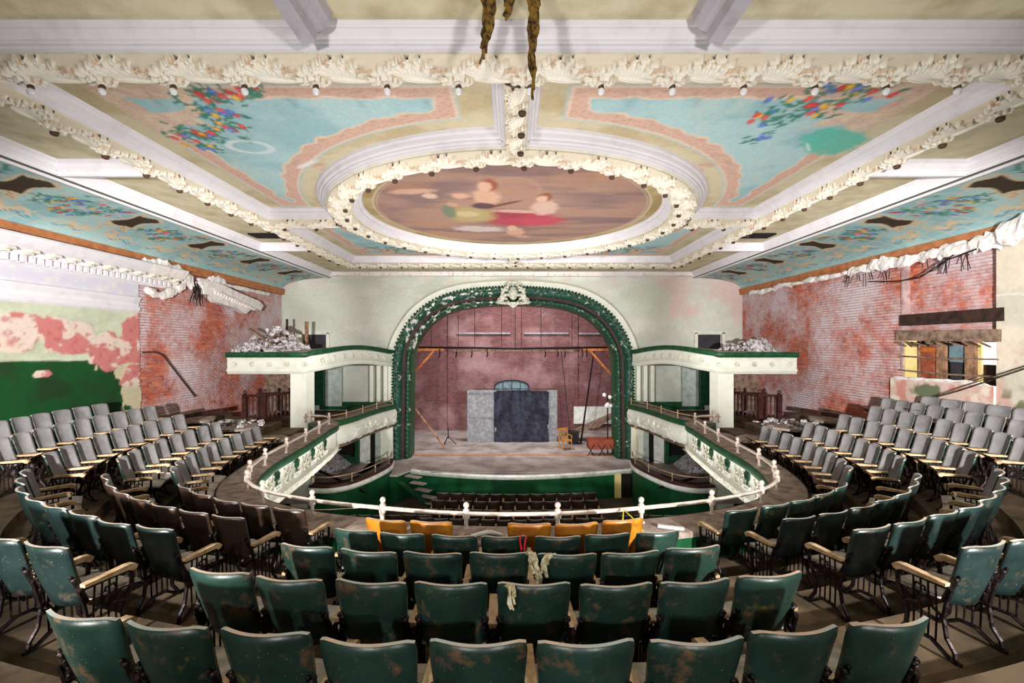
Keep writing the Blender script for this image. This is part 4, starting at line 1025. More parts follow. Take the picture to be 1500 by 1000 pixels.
for sx in (-1, 1):
    sd = SIDE[sx]
    # canopy above the upper box
    t = struct(empty('ceiling_box_canopy'))
    straight = [(x, 14.9, 0) for x in np.linspace(9.3, 6.75, 12)]
    cur = smoothpath([(6.75, 14.9), (6.35, 15.5), (6.05, 16.6), (5.75, 17.9), (5.25, 19.7)], .15)
    s = arclen(cur)/arclen(cur)[-1]
    cz = np.column_stack([cur, .03+.20*np.sin(PI*np.clip(s*1.05, 0, 1))])
    pth = np.array(straight+[tuple(q) for q in cz[1:]]); pth[:, 0] *= sx
    # travelling toward the stage along decreasing |x|: hall centre is on the right for the left side
    g = 1 if sx < 0 else -1
    nn = normals(pth[:, :2]); ctr = nn*g      # points to the hall
    pf = lambda lst: [(o*g, z) for o, z in lst]
    # make sure the normal looks to the camera
    if (nn[3, 1]*g) > 0: g = -g
    sweep('green_cornice', pth, pf([(.0, -.24), (.13, -.24), (.15, -.26), (.15, -.37), (.10, -.40), (.03, -.42)]), 'green_trim', t)
    sweep('fascia', pth, pf([(.03, -.40), (.06, -.44), (.04, -.47), (.04, -.78), (.08, -.80), (.08, -.86), (.04, -.88), (.04, -.95), (-.12, -.95), (-.3, -.80)]), 'cream_paint', t)
    dn = MB()
    for k in range(46):
        q = (9.25-k*.055); dn.box((sx*q, 14.9-.07, -.455), (.03, .04, .04))
    dn.build('small_dentils', 'cream_paint', t)['kind'] = 'stuff'
    mer = MB().lathe([(.085, 0), (.085, .02), (.06, .03), (.05, .015), (.02, .03), (.005, .035)], (0, 0, 0), 10, Matrix.Rotation(PI/2, 3, 'X')).mesh('roundel', 'box_relief', True)
    al = arclen(pth); 
    nrm = normals(pth[:, :2])*g
    for k in range(13):
        u = .25+k*(al[-1]-.5)/12.5; x, y, z = [np.interp(u, al, pth[:, i]) for i in range(3)]; nx, ny = np.interp(u, al, nrm[:, 0]), np.interp(u, al, nrm[:, 1])
        obj('roundel', mer, t, (x+nx*.05, y+ny*.05, z-.63), (0, 0, math.atan2(nx, -ny)))
    # top and underside slabs
    inn = [tuple(q[:2]) for q in pth]+[(sx*5.3, 20), (sx*10.1, 20), (sx*10.1, 14.9)]
    mb = MB(); vs = [(q[0], q[1], q[2]-.26) for q in pth]+[(sx*5.3, 20, -.2), (sx*10.1, 20, -.26), (sx*9.3, 14.9, -.26)]
    mb.add(vs, [tuple(range(len(vs)))]); mb.add([(v[0], v[1], -.92+(v[2]+.26)) for v in vs], [tuple(range(len(vs)))[::-1]]); mb.build('slab', 'dusty_ledge', t)
    # pillar with two faces, standing on the balcony end, continuing below
    o = struct(MB().prism([(sx*7.28, 14.95), (sx*6.75, 14.92), (sx*6.6, 15.2), (sx*6.75, 15.5), (sx*7.28, 15.5)], 'z', -6.1, -.9).build('wall_pillar', 'cream_paint'))
    # box rooms
    o = struct(empty('wall_box_recess'))
    MB().box((sx*8.2, 19.3, -1.7), (.45, .14, 1.7)).build('green_jamb', 'green_trim', o)
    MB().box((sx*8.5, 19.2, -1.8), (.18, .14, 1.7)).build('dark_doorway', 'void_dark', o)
    MB().box((sx*8.68, 19.2, -1.8), (.2, .16, 1.7)).build('door_edge', 'orange_timber' if sx < 0 else 'timber', o)
    MB().box((sx*7.65, 19.55, -1.75), (.7, .1, 1.75)).build('grey_panel', 'grey_paint', o)
    for x in (5.45, 5.75, 6.05): MB().box((sx*x, 19.75, -1.8), (.16, .3, 1.9)).build('pilaster_strip', 'cream_paint', o)
    MB().box((sx*6.6, 19.6, -2.62), (3.2, .1, .34)).build('green_dado', 'green_trim', o)
    MB().box((sx*9.3, 18.72, -1.7), (1.7, .2, 2.0)).build('passage_wall', 'timber_grey', o)
    # upper box floor and bowed front
    t = tag(empty('box_balcony'), f'bowed cream box front with green rim, {sd} side of the stage, upper tier', 'box')
    side_sweep('rim', boxcurve, [(-.42, -2.58), (-.42, -2.52), (.06, -2.52), (.09, -2.55), (.09, -2.68), (.05, -2.72)], 'green_trim', t, sx)
    side_sweep('ledge_top', boxcurve, [(-.43, -2.515), (.05, -2.515)], 'dusty_ledge', t, sx)
    p = smoothpath(boxcurve, .05); s = arclen(p)
    prof = [(.04, -2.70), (.10, -2.76), (.13, -2.9), (.13, -3.05), (.08, -3.22), (-.02, -3.36), (-.18, -3.46), (-.4, -3.5)]
    pr = np.array(smoothpath(prof, .035)); nn = normals(p)
    S, Q = np.meshgrid(s, np.arange(len(pr)), indexing='ij'); rel = ss(.45, .7, fbm(S*6, Q*.33, 7))*.06*ss(0, 4, Q-4)*(1-ss(len(pr)-8, len(pr)-3, Q))*ss(.2, 1.6, S)
    o_ = pr[None, :, 0]+rel
    XX = p[:, None, 0]-nn[:, None, 0]*o_; YY = p[:, None, 1]-nn[:, None, 1]*o_
    P = np.stack([XX*sx, YY, np.broadcast_to(pr[None, :, 1], XX.shape)], -1)
    if sx < 0: P = P[:, ::-1]
    obj('bowed_front', grid_mesh('bowed_front', P, None, 'cream_paint' if sx < 0 else 'cream_paint'), t)
    poly = [(sx*x, y) for x, y in p[::4]]+[(sx*5.1, 19.9), (sx*9.9, 19.9), (sx*9.9, 15.3)]
    MB().prism(poly, 'z', -3.45, -2.86).build('box_floor', 'floor_brown', t)
    # box rail
    t = tag(empty('box_rail'), f'thin brass rail with small posts on the upper {sd} box', 'rail')
    pr_ = smoothpath([(6.75, 14.75), (6.1, 14.85), (5.8, 15.25), (5.6, 16), (5.48, 17.0), (5.28, 18.2), (5.0, 19.3)], .1); pr_[:, 0] *= sx
    MB().tube([(x, y, -2.33) for x, y in pr_], .022, 6).build('handrail', 'rail_brass', t, True)
    post = MB().lathe([(.035, 0), (.035, .02), (.018, .03), (.018, .14), (.028, .16), (.028, .22), (.012, .24), (.022, .27), (.006, .30)], n=8).mesh('rail_post', 'rail_brass', True)
    al = arclen(pr_)
    for u in (.05, 1.55, 2.75, 3.9, al[-1]-.12): obj('rail_post', post, t, (np.interp(u, al, pr_[:, 0]), np.interp(u, al, pr_[:, 1]), -2.52))
    # lower box
    t = tag(empty('box_balcony'), f'curved green fronted stage box with white band, {sd} side, lower tier', 'box')
    side_sweep('rim', lowcurve, [(-.30, -4.62), (-.30, -4.57), (.05, -4.57), (.08, -4.62), (.05, -4.66)], 'dark_wood', t, sx)
    side_sweep('white_band', lowcurve, [(.04, -4.66), (.10, -4.68), (.10, -4.80), (.04, -4.84)], 'armature_white', t, sx)
    side_sweep('green_front', lowcurve, [(.03, -4.82), (.02, -6.1)], 'green_wall', t, sx)
    p = smoothpath(lowcurve, .2)
    MB().prism([(sx*x, y) for x, y in p]+[(sx*4.95, 19.9), (sx*9.8, 19.9), (sx*9.8, 14.95)], 'z', -5.2, -4.98).build('box_floor', 'stage_boards', t)
    t = tag(empty('box_rail'), f'thin brass rail on the lower {sd} stage box', 'rail')
    MB().tube([(sx*x, y, -4.32) for x, y in p], .022, 6).build('handrail', 'rail_brass', t, True)
    al = arclen(p)
    for u in (.05, 1.4, 2.6, 3.7, al[-1]-.1): obj('rail_post', post, t, (sx*np.interp(u, al, p[:, 0]), np.interp(u, al, p[:, 1]), -4.57))
    # lower box back wall: green door cases, white piers, dark gaps
    o = struct(empty('wall_lower_box'))
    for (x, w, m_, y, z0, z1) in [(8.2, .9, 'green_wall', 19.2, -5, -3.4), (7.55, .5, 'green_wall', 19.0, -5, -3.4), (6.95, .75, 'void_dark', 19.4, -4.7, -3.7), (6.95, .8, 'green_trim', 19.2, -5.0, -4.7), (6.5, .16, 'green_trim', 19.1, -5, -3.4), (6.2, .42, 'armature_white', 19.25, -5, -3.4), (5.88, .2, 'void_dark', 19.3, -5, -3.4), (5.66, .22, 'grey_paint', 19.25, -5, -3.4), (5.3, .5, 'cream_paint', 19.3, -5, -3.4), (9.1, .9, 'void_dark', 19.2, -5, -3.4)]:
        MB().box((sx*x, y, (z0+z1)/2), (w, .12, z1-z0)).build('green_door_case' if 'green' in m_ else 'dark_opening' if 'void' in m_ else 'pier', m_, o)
    MB().prism([(sx*8.2, -4.98), (sx*6.7, -4.98), (sx*7.3, -4.5)], 'y', 17.6, 19.0).build('plaster_debris', 'rubble', o)
    tag(MB().box((0, 0, 0), (3.1, .07, .07)).build('fallen_pipe', 'black_metal', loc=(sx*6.15, 16.4, -4.9)), f'dark pipe lying across the lower {sd} box floor', 'pipe').rotation_euler = (0, .05, sx*.7)
    # hatch with frame on the proscenium wall above canopy
    t = struct(empty('window_%d' % (3 if sx < 0 else 4)))
    MB().box((sx*8.65+(0 if sx < 0 else .0), 19.95, .06), (.95, .06, .78)).build('pane', 'grille_dark', t)
    for (dx, dz, w, h) in ((0, .47, 1.5, .08), (.6, .05, .12, .85), (-.6, .05, .12, .85)): MB().box((sx*8.65+dx, 19.93, .06+dz), (w, .1, h)).build('window_frame', 'cream_paint', t)
    # balustrade
    t = tag(empty('balustrade'), f'dark wooden balustrade beside the {sd} brick wall under the canopy', 'balustrade')
    bal = MB().lathe([(.03, 0), (.03, .12), (.018, .16), (.032, .35), (.016, .5), (.03, .6), (.03, .74)], n=7).mesh('baluster', 'dark_wood', True)
    a = (sx*8.35, 14.6); b_ = (sx*7.35, 16.2)
    for q0, q1, n_, zt in (((sx*8.45, 14.5), (sx*8.0, 14.65), 4, -1.62), ((sx*7.95, 14.7), (sx*7.3, 15.9), 9, -1.62), ((sx*8.6, 17.5), (sx*7.5, 17.2), 8, -1.7)):
        q0 = np.array(q0); q1 = np.array(q1)
        MB().tube([(*q0, zt), (*q1, zt)], .045, 6).build('handrail', 'dark_wood', t)
        for k in range(n_): p_ = q0+(q1-q0)*(k+.5)/n_; obj('baluster', bal, t, (p_[0], p_[1], zt-.76))
    for p_ in ((sx*8.5, 14.48), (sx*7.98, 14.66)):
        MB().box((p_[0], p_[1], -2.0), (.13, .13, .86)).lathe([(.03, 0), (.06, .05), (.06, .09), (.02, .14)], (p_[0], p_[1], -1.57), 8).build('newel_post', 'dark_wood', t)

# ================================================================ BALCONY (horseshoe)
core = [(5.6, 15.0), (5.52, 13.6), (5.4, 12.6), (5.28, 11.5), (5.2, 10.5), (5.08, 9.3), (4.72, 8.1), (4.05, 7.25), (3.03, 6.72), (1.9, 6.39), (.9, 6.19), (0, 6.13)]
CP = smoothpath([(-x, y) for x, y in core]+[(x, y) for x, y in core[::-1][1:]], .12)
CN = normals(CP)          # right of travel (left->right) = toward the audience
def cl(P, lim=10.06): P[..., 0] = np.clip(P[..., 0], -lim, lim); return P
CK = CP[:, 1] < 13.8
CPC, CNC = CP[CK], CN[CK]
def ring_surf(name, prof, mat, parent=None, smooth=False, path=CP, nn=CN):
    P = np.zeros((len(path), len(prof), 3))
    for j, (o, z) in enumerate(prof): P[:, j, :2] = path+nn*o; P[:, j, 2] = z
    return obj(name, grid_mesh(name, cl(P), None, mat, smooth), parent)
TOPS = [-1.33, -1.45, -1.63, -1.83, -2.0]; OFFS = [3.97, 3.25, 2.45, 1.66, .90]; SH = .88
FLR = [t_-SH for t_ in TOPS]
fb = struct(empty('floor_balcony'))
z5, z4, z3, z2, z1 = FLR[4], FLR[3], FLR[2], FLR[1], FLR[0]
prof = [(.45, z5), (1.19, z5), (1.19, z4), (1.95, z4), (1.95, z3), (2.74, z3), (2.74, z2), (3.53, z2), (3.53, z1), (4.4, z1), (4.4, z1+.16), (9.5, z1+.16)]
for k in range(0, len(prof)-1):
    ring_surf('tier_riser' if k % 2 else 'tier_floor', prof[k:k+2], 'floor_brown', fb)
MB().box((0, -1.0, z1-.05+.16-.02), (20.2, 3.6, .1)).build('rear_floor', 'floor_brown', fb)
t = struct(empty('wall_balcony_parapet'))
ring_surf('ledge', [(.45, -2.56), (.45, -2.50), (.42, -2.485), (-.10, -2.485), (-.14, -2.50)], 'dusty_ledge', t, path=CPC, nn=CNC)
ring_surf('green_audience_face', [(.43, -2.55), (.42, -3.0)], 'green_wall', t)
ring_surf('green_band', [(-.14, -2.49), (-.17, -2.52), (-.17, -2.66), (-.13, -2.68)], 'green_trim', t, path=CPC, nn=CNC)
ring_surf('fascia_panel', [(-.13, -2.67), (-.11, -2.70), (-.11, -3.14), (-.16, -3.17), (-.18, -3.22)], 'cream_paint', t, path=CPC, nn=CNC)
al = arclen(CP); s = al
# scalloped lower trim with relief
nf = smoothpath(CPC, .03); nn = normals(nf); sf = arclen(nf)
vv = np.linspace(0, 1, 12); S, Vv = np.meshgrid(sf, vv, indexing='ij')
dd = .17-.16*Vv**1.5+.035*np.abs(np.sin(S*PI/.16))*np.sin(Vv*PI)+.02*fbm(S*14, Vv*6, 4)
zz = -3.20-.26*Vv-.03*np.abs(np.sin(S*PI/.16))*Vv
P = np.stack([nf[:, None, 0]-nn[:, None, 0]*dd, nf[:, None, 1]-nn[:, None, 1]*dd, zz], -1)
obj('scalloped_trim', grid_mesh('scalloped_trim', P, None, 'box_relief', True), t)
ring_surf('balcony_underside', [(0, -3.42), (3, -3.45), (9.5, -3.5)], 'cream_paint', t)
# ornaments on the two long inner faces
leaf = MB()
for a, l in ((PI/2, .15), (PI/2+1.0, .13), (PI/2-1.0, .13), (PI/2+1.9, .10), (PI/2-1.9, .10)):
    pts = []; 
    for k in range(8): q = 2*PI*k/8; ex, ey = l*.55*math.cos(q), .055*math.sin(q); pts.append(((l*.6+ex)*math.cos(a)-ey*math.sin(a), (l*.6+ex)*math.sin(a)+ey*math.cos(a)))
    leaf.prism(pts, 'y', -.03, .0)
leaf.box((0, -.01, -.08), (.03, .02, .14))
ml = leaf.mesh('painted_leaf', 'green_trim')
brk = MB().box((0, -.02, 0), (.34, .06, .035)).box((0, -.015, -.08), (.30, .04, .03)).box((-.15, -.02, -.04), (.03, .05, .1)).box((.15, -.02, -.04), (.03, .05, .1)).mesh('white_frame', 'armature_white')
vine = MB(); 
for s_ in (-1, 1): vine.tube([(s_*(.0+.13*math.sin(u*5)), -.01, -.18+u*.36) for u in np.linspace(0, 1, 9)], .016, 5)
vine.lathe([(.005, -.03), (.04, 0), (.005, .03)], (0, -.01, 0), 6); vm = vine.mesh('vine_relief', 'box_relief')
half_len = al[-1]/2
def on_path(u): return np.interp(u, al, CP[:, 0]), np.interp(u, al, CP[:, 1]), np.interp(u, al, CN[:, 0]), np.interp(u, al, CN[:, 1])
for side in (0, 1):
    for k in range(6):
        u = 2.1+k*1.08
        if side: u = al[-1]-u
        for du, me_, z_ in ((0, ml, -2.82), (0, brk, -3.0), (.54, vm, -2.92), (.30, vm, -2.92)):
            x, y, nx, ny = on_path(u+du); o = obj(me_.name.split('.')[0], me_, t, (x-nx*.12, y-ny*.12, z_), (0, 0, math.atan2(nx, -ny)+PI))
# balcony end toward the boxes
hook = [(5.52, 13.7), (5.57, 14.1), (5.70, 14.5), (6.0, 14.78), (6.45, 14.86)]
for sx in (-1, 1):
    side_sweep('green_band', hook, [(.02, -2.49), (.17, -2.49), (.17, -2.66), (.13, -2.68)], 'green_trim', t, sx, .06)
    side_sweep('fascia_panel', hook, [(.13, -2.67), (.11, -2.70), (.11, -3.14), (.18, -3.20), (.14, -3.34), (.02, -3.46)], 'cream_paint', t, sx, .06)
    side_sweep('ledge', hook, [(-.42, -2.487), (.16, -2.487)], 'dusty_ledge', t, sx, .06)
    MB().prism([(sx*5.6, 13.8), (sx*5.66, 14.2), (sx*5.8, 14.5), (sx*6.05, 14.72), (sx*6.5, 14.8), (sx*6.5, 14.5), (sx*6.1, 13.9)], 'z', -3.42, -2.50).build('parapet_end', 'green_trim', t)
# rail
t = tag(empty('balcony_rail'), 'long white curved rail with ball topped posts round the balcony edge', 'rail')
a0 = 1.0
tp_ = [(-x, y, -2.28) for x, y in smoothpath([(6.6, 14.75), (6.1, 14.62), (5.75, 14.3), (5.62, 13.95)], .1)]+[(x, y, -2.28) for x, y in CPC[CPC[:, 1] < 13.75]]+[(x, y, -2.28) for x, y in smoothpath([(5.62, 13.95), (5.75, 14.3), (6.1, 14.62), (6.6, 14.75)], .1)]
mb = MB().tube(tp_, .030, 8); mb.build('handrail', 'rail_white', t, True)
post = MB().lathe([(.05, 0), (.05, .015), (.026, .03), (.026, .13), (.042, .145), (.046, .17), (.046, .25), (.035, .27), (.018, .28), (.034, .30), (.040, .325), (.034, .35), (.01, .365)], n=10).mesh('rail_post', 'rail_white', True)
# posts found from their places along the curve
mid = half_len
for off in (-.62, .62, 1.83, 3.0, 4.1, 4.95, 5.7, 6.7, 7.8, 9.0, 10.1, -1.83, -3.0, -4.1, -4.95, -5.7, -6.7, -7.8, -9.0, -10.1):
    if off < 0 and False: continue
    x, y, nx, ny = on_path(mid+off)
    if y < 14.0: obj('rail_post', post, t, (x, y, -2.49))
for sx in (-1, 1):
    for q in ((5.75, 14.3), (6.55, 14.74)): obj('rail_post', post, t, (sx*q[0], q[1], -2.49))

# ================================================================ ORCHESTRA LEVEL
fo = struct(MB().box((0, 9, -6.15), (20.4, 22.6, .1)).build('floor_orchestra', 'orchestra_floor'))
for sx in (-1, 1): struct(MB().box((sx*10.2, 8.8, -4.7), (.2, 22, 2.9)).build('wall_orchestra_%s' % SIDE[sx], 'green_wall'))
struct(MB().box((0, -2.2, -4.8), (20.4, .2, 2.8)).build('wall_rear', 'cream_paint'))
for sx in (-1, 1): struct(MB().box((sx*10.2, .5, 0), (.2, 4, 6.8)).build('wall_rear_%s' % SIDE[sx], 'cream_paint'))
# ================================================================ THEATRE CHAIRS
def back_mesh(name, mats, tw=.236, bw=.205, h=.50, z0=.38, seed=0):
    nu, nv = 13, 9; us = np.linspace(-1, 1, nu); vs = np.linspace(0, 1, nv)
    front = []; rear = []
    for v in vs:
        for u in us:
            hw = bw+(tw-bw)*v**1.3
            z = z0+v*h
            if v > .8: z -= .020*abs(u)**8*((v-.8)/.2)
            if v < .2: z += .03*abs(u)**6*(1-v/.2)
            x = u*hw*(1-.05*max(0, (v-.88)/.12)*abs(u)**6)
            y = .06-.15*v-.068*(1-u*u)-.012*math.sin(PI*v)
            front.append((x, y+.011, z)); rear.append((x, y-.011, z))
    mb = MB(); n = nu*nv; mb.add(front+rear, [])
    I = lambda i, j: j*nu+i
    for j in range(nv-1):
        for i in range(nu-1):
            mb.f.append([I(i, j), I(i+1, j), I(i+1, j+1), I(i, j+1)][::-1]); mb.m.append(1)
            mb.f.append([n+I(i, j), n+I(i+1, j), n+I(i+1, j+1), n+I(i, j+1)]); mb.m.append(0)
    b_ = [I(i, 0) for i in range(nu)]+[I(nu-1, j) for j in range(1, nv)]+[I(i, nv-1) for i in range(nu-2, -1, -1)]+[I(0, j) for j in range(nv-2, 0, -1)]
    for k in range(len(b_)):
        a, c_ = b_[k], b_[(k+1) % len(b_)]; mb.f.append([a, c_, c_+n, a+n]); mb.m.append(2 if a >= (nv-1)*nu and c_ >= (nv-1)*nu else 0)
    me = mb.mesh(name, mats, False)
    sm = [m_ != 2 for m_ in mb.m]; me.polygons.foreach_set('use_smooth', sm)
    return me
BK = {k: back_mesh('seat_back', [m_, 'front_grey', e]) for k, m_, e in (('green', 'back_green', 'edge_worn_lit'), ('orange', 'back_orange', 'edge_worn_lit'), ('brown', 'back_brown', 'edge_worn_lit'), ('blue', 'back_blue', 'edge_worn_lit'))}
# seat pan: unfolded and folded up
def pan(name, up):
    mb = MB(); nu, nv = 7, 8; T = []; B = []
    for j in range(nv):
        v = j/(nv-1)
        for i in range(nu):
            u = -1+2*i/(nu-1); x = u*(.205+.012*math.sin(v*PI)); y = .03+.40*v; z = .012*u*u-.035*v*v*v
            if up: y, z = .05+.31*v, .0+v*.15+.03*v*v
            T.append((x, y, z)); B.append((x, y+(.022 if up else 0), z-(0 if up else .022)))
    n = nu*nv; mb.add(T+B, []); I = lambda i, j: j*nu+i
    for j in range(nv-1):
        for i in range(nu-1):
            mb.f.append([I(i, j), I(i+1, j), I(i+1, j+1), I(i, j+1)]); mb.m.append(0)
            mb.f.append([n+I(i, j), n+I(i, j+1), n+I(i+1, j+1), n+I(i+1, j)]); mb.m.append(1)
    b_ = [I(i, 0) for i in range(nu)]+[I(nu-1, j) for j in range(1, nv)]+[I(i, nv-1) for i in range(nu-2, -1, -1)]+[I(0, j) for j in range(nv-2, 0, -1)]
    for k in range(len(b_)): a, c_ = b_[k], b_[(k+1) % len(b_)]; mb.f.append([a, c_, c_+n, a+n]); mb.m.append(0)
    return mb.mesh(name, ['seat_dust' if not up else 'seat_under', 'seat_under'], True)
PAN_DN, PAN_UP = pan('seat_pan', False), pan('seat_pan', True)
mb = MB()
pts = [(0, .0), (.30, .012), (.345, .005), (.37, -.018), (.355, -.045), (.33, -.05), (.30, -.03), (0, -.022)]
mb.prism(pts, 'x', -.030, .030); ARM = mb.mesh('armrest', 'arm_wood')
def standard_mesh():
    mb = MB()
    F = lambda pts, r=.014: mb.tube([(0, y, z) for y, z in pts], r, 6)
    F([(.34, .0), (.31, .06), (.27, .12), (.26, .22), (.29, .32), (.33, .42), (.33, .53)], .017)
    F([(-.06, .0), (-.05, .08), (-.0, .16), (.02, .3), (.0, .42), (-.03, .53)], .017)
    F([(-.03, .535), (.33, .535)], .016)
    F([(-.09, .012), (-.02, .02), (.1, .10), (.2, .10), (.3, .03), (.38, .012)], .016)
    for y in (.07, .12, .17, .22): F([(y, .10), (y-.008, .3), (y, .53)], .008)
    F([(.02, .30), (.10, .35), (.2, .33), (.28, .30)], .012)
    mb.lathe([(.004, -.02), (.05, -.012), (.05, .012), (.004, .02)], (0, .15, .37), 9, Matrix.Rotation(PI/2, 3, 'Y'))
    F([(.16, .37), (.22, .43), (.2, .48), (.14, .47), (.14, .44)], .009)
    return mb.mesh('iron_standard', 'black_metal', False)
STD = standard_mesh()
def bracket_mesh(s):
    mb = MB(); rr = random.Random(3)
    pts = [(s*.212, -.045, .62), (s*.210, -.035, .59), (s*.213, -.02, .55), (s*.222, .0, .50), (s*.232, .01, .45), (s*.245, .02, .42)]
    mb.tube(pts, [.026, .016, .022, .017, .024, .02], 6)
    for k, p in enumerate(pts[:5]): mb.lathe([(.003, -.012), (.017, 0), (.003, .012)], (p[0]-s*.012, p[1]-.012, p[2]+.012), 5)
    return mb.mesh('back_bracket', 'black_metal', True)
BR = {s: bracket_mesh(s) for s in (-1, 1)}
NUMW = ['first', 'second', 'third', 'fourth', 'fifth', 'sixth', 'seventh', 'eighth', 'ninth', 'tenth', 'eleventh', 'twelfth']
CHS = []
def chair(x, y, z, rz, label, group, kind='green', up=False, last=False, brk=True, pan_=True, std=True, w=.5):
    t = tag(empty('theatre_chair', (x, y, z), rz), label, 'chair', group)
    CHS.append(t)
    b_ = obj('seat_back', BK[kind], t); b_.scale = (w/.5*.985, 1, 1)
    b_.rotation_euler = (random.uniform(-.02, .02), random.uniform(-.018, .018), 0)
    if pan_: obj('seat_pan', PAN_UP if up else PAN_DN, t, (0, 0, .42))
    if std:
        for s in ((-1, 1) if last else (-1,)):
            o_ = obj('iron_standard', STD, t, (s*w/2, 0, 0)); obj('armrest', ARM, o_, (0, -.01, .57))
    if brk:
        for s in (-1, 1): obj('back_bracket', BR[s], b_)
    return t
PATHS = []
for o in OFFS:
    p = CP+CN*o; d = np.linalg.norm(np.diff(p, axis=0), axis=1)
    # drop folded points
    PATHS.append((p, np.concatenate([[0], np.cumsum(d)])))
def at_row(k, u):
    p, s = PATHS[k]; x, y = np.interp(u, s, p[:, 0]), np.interp(u, s, p[:, 1])
    x2, y2 = np.interp(u+.15, s, p[:, 0]), np.interp(u+.15, s, p[:, 1]); x1, y1 = np.interp(u-.15, s, p[:, 0]), np.interp(u-.15, s, p[:, 1])
    tx, ty = x2-x1, y2-y1; return x, y, math.atan2(ty, tx)
def u_at_px(k, px, lo, hi):
    """arc length where the chair-top line of the row crosses the view column px (used to read positions off the photograph)"""
    us = np.linspace(lo, hi, 1500); best = min(us, key=lambda u: abs(FX+667*at_row(k, u)[0]/max(.2, at_row(k, u)[1])-px) if at_row(k, u)[1] > .3 else 1e9); return best
def row(k, start_u, n, pitch, fmt, group, kind, side=1, skip=(), ups=None, brk=True, dz=0):
    """n chairs from start_u along the row; fmt(i) gives the label"""
    for i in range(n):
        if i in skip: continue
        x, y, a = at_row(k, start_u+side*pitch*i)
        up = ups(i) if ups else False
        kd = kind(i) if callable(kind) else kind
        chair(x, y, FLR[k]+dz, a, fmt(i), group, kd, up, last=(i == (n-1 if side > 0 else 0)) or (i+1 in skip), brk=brk, w=pitch)
MIDU = [PATHS[k][1][np.argmin(np.abs(PATHS[k][0][:, 0])+100*(PATHS[k][0][:, 1] > 6.3))] for k in range(5)]
RN = ['nearest row', 'second row', 'third row', 'fourth row', 'row by the parapet']
# centre block: (row, pixel-derived centre x in metres of the first chair, count, pitch)
LOOK0 = ['with a splintered pale top edge', 'with mossy yellow green patch', 'with ochre wear low down', 'with orange wear at the middle', 'partly cut by the lower frame edge', 'with pale scuff near the base', 'with long dark curve of shadow', 'with pale wear at its upper right', 'with a split corner on its top edge']
cen = [(0, 730, 9, .497, 4, (), 'green'), (1, 683, 8, .505, 3, (), 'green'), (2, 745, 7, .525, 3, (), 'green'), (3, 751, 7, .497, 3, (), 'green'), (4, 782, 6, .55, 3, (2,), 'orange')]
for k, px, n, pitch, i0, skip, kd in cen:
    d = PATHS[k][0][:, 1].min(); u0 = MIDU[k]+(px-FX)*d/667-i0*pitch
    nm = {0: 'nearest row', 1: 'second row', 2: 'third row', 3: 'fourth row', 4: 'fifth row by the rail'}[k]
    colw = 'green' if kd == 'green' else 'orange'
    row(k, u0, n, pitch, (lambda i, nm=nm, colw=colw, k=k, n=n: f'{colw} theatre chair, {NUMW[i]} from left, central {nm}'+('' if k or len(LOOK0[i].split()) > 4 else ' '+LOOK0[i])), f'central block chairs, {nm}', kd, 1, skip)
# near left and near right flanks (backs toward the camera)
flank = [  # row, pixel x of the chair next to the aisle, count, side, pitch
    (1, 88, 3, -1, .5, 'blue'), (2, 240, 8, -1, .5, 'blue'), (3, 344, 7, -1, .5, 'brown'), (4, 430, 5, -1, .52, 'brown'),
    (1, 1428, 3, 1, .5, 'blue'), (2, 1264, 8, 1, .5, 'blue'), (3, 1158, 7, 1, .5, 'blue'), (4, 1078, 5, 1, .52, 'green')]
ENDU = {}
for k, px, n, side, pitch, kd in flank:
    p, s = PATHS[k]
    u0 = u_at_px(k, px, MIDU[k]-3.6 if side < 0 else MIDU[k]+.2, MIDU[k]-.2 if side < 0 else MIDU[k]+3.6)
    sd = 'left' if side < 0 else 'right'; nm = RN[k] if k < 4 else RN[4]
    col = {'blue': 'blue green', 'brown': 'dark brown', 'green': 'dark green'}[kd]
    for i in range(n):
        x, y, a = at_row(k, u0+side*pitch*i)
        chair(x, y, FLR[k], a, f'{col} theatre chair, near {sd} curve, {NUMW[i]} from centre aisle, {nm}', f'near {sd} curve chairs, {nm}', kd, False, last=(side > 0 and i == n-1) or (side < 0 and i == 0), w=pitch)
    ENDU[(k, side)] = u0+side*pitch*(n-1)
# far flanks (fronts toward the camera): row, first pixel x (nearest the cross aisle), count
far = [(4, -1, 271, 9), (3, -1, 182, 8), (2, -1, 80, 9), (1, -1, 12, 9), (0, -1, -30, 7),
       (4, 1, 1228, 9), (3, 1, 1322, 8), (2, 1, 1412, 9), (1, 1, 1490, 9), (0, 1, 1520, 9)]
FARN = ['row by the wall', 'fourth row from rail', 'third row from rail', 'second row from rail', 'row nearest the rail']
for k, side, px, n in far:
    p, s = PATHS[k]
    us = np.linspace(.5, s[-1]-.5, 4000); us = us[us < MIDU[k]-5] if side < 0 else us[us > MIDU[k]+5]
    pr = [(abs(FX+667*at_row(k, u)[0]/at_row(k, u)[1]-px), u) for u in us if at_row(k, u)[1] > 5.5]
    u0 = min(pr)[1]; pitch = .47
    if k >= 2: u0 = ENDU[(k, side)]+side*1.2
    for i in range(n):
        u = u0+side*pitch*i; x, y, a = at_row(k, u)
        if y > 12.2: break
        sd = 'left' if side < 0 else 'right'
        up = (i > 2 or k < 3) if side < 0 else True
        x = max(-9.72, min(9.72, x))
        chair(x, y, FLR[k], a, f'grey backed theatre chair, far {sd} side, {NUMW[i]} from cross aisle, {FARN[k]}', f'far {sd} side chairs, {FARN[k]}', 'green', up, last=(side < 0 and i == 0) or side > 0 and False, brk=False, w=pitch)
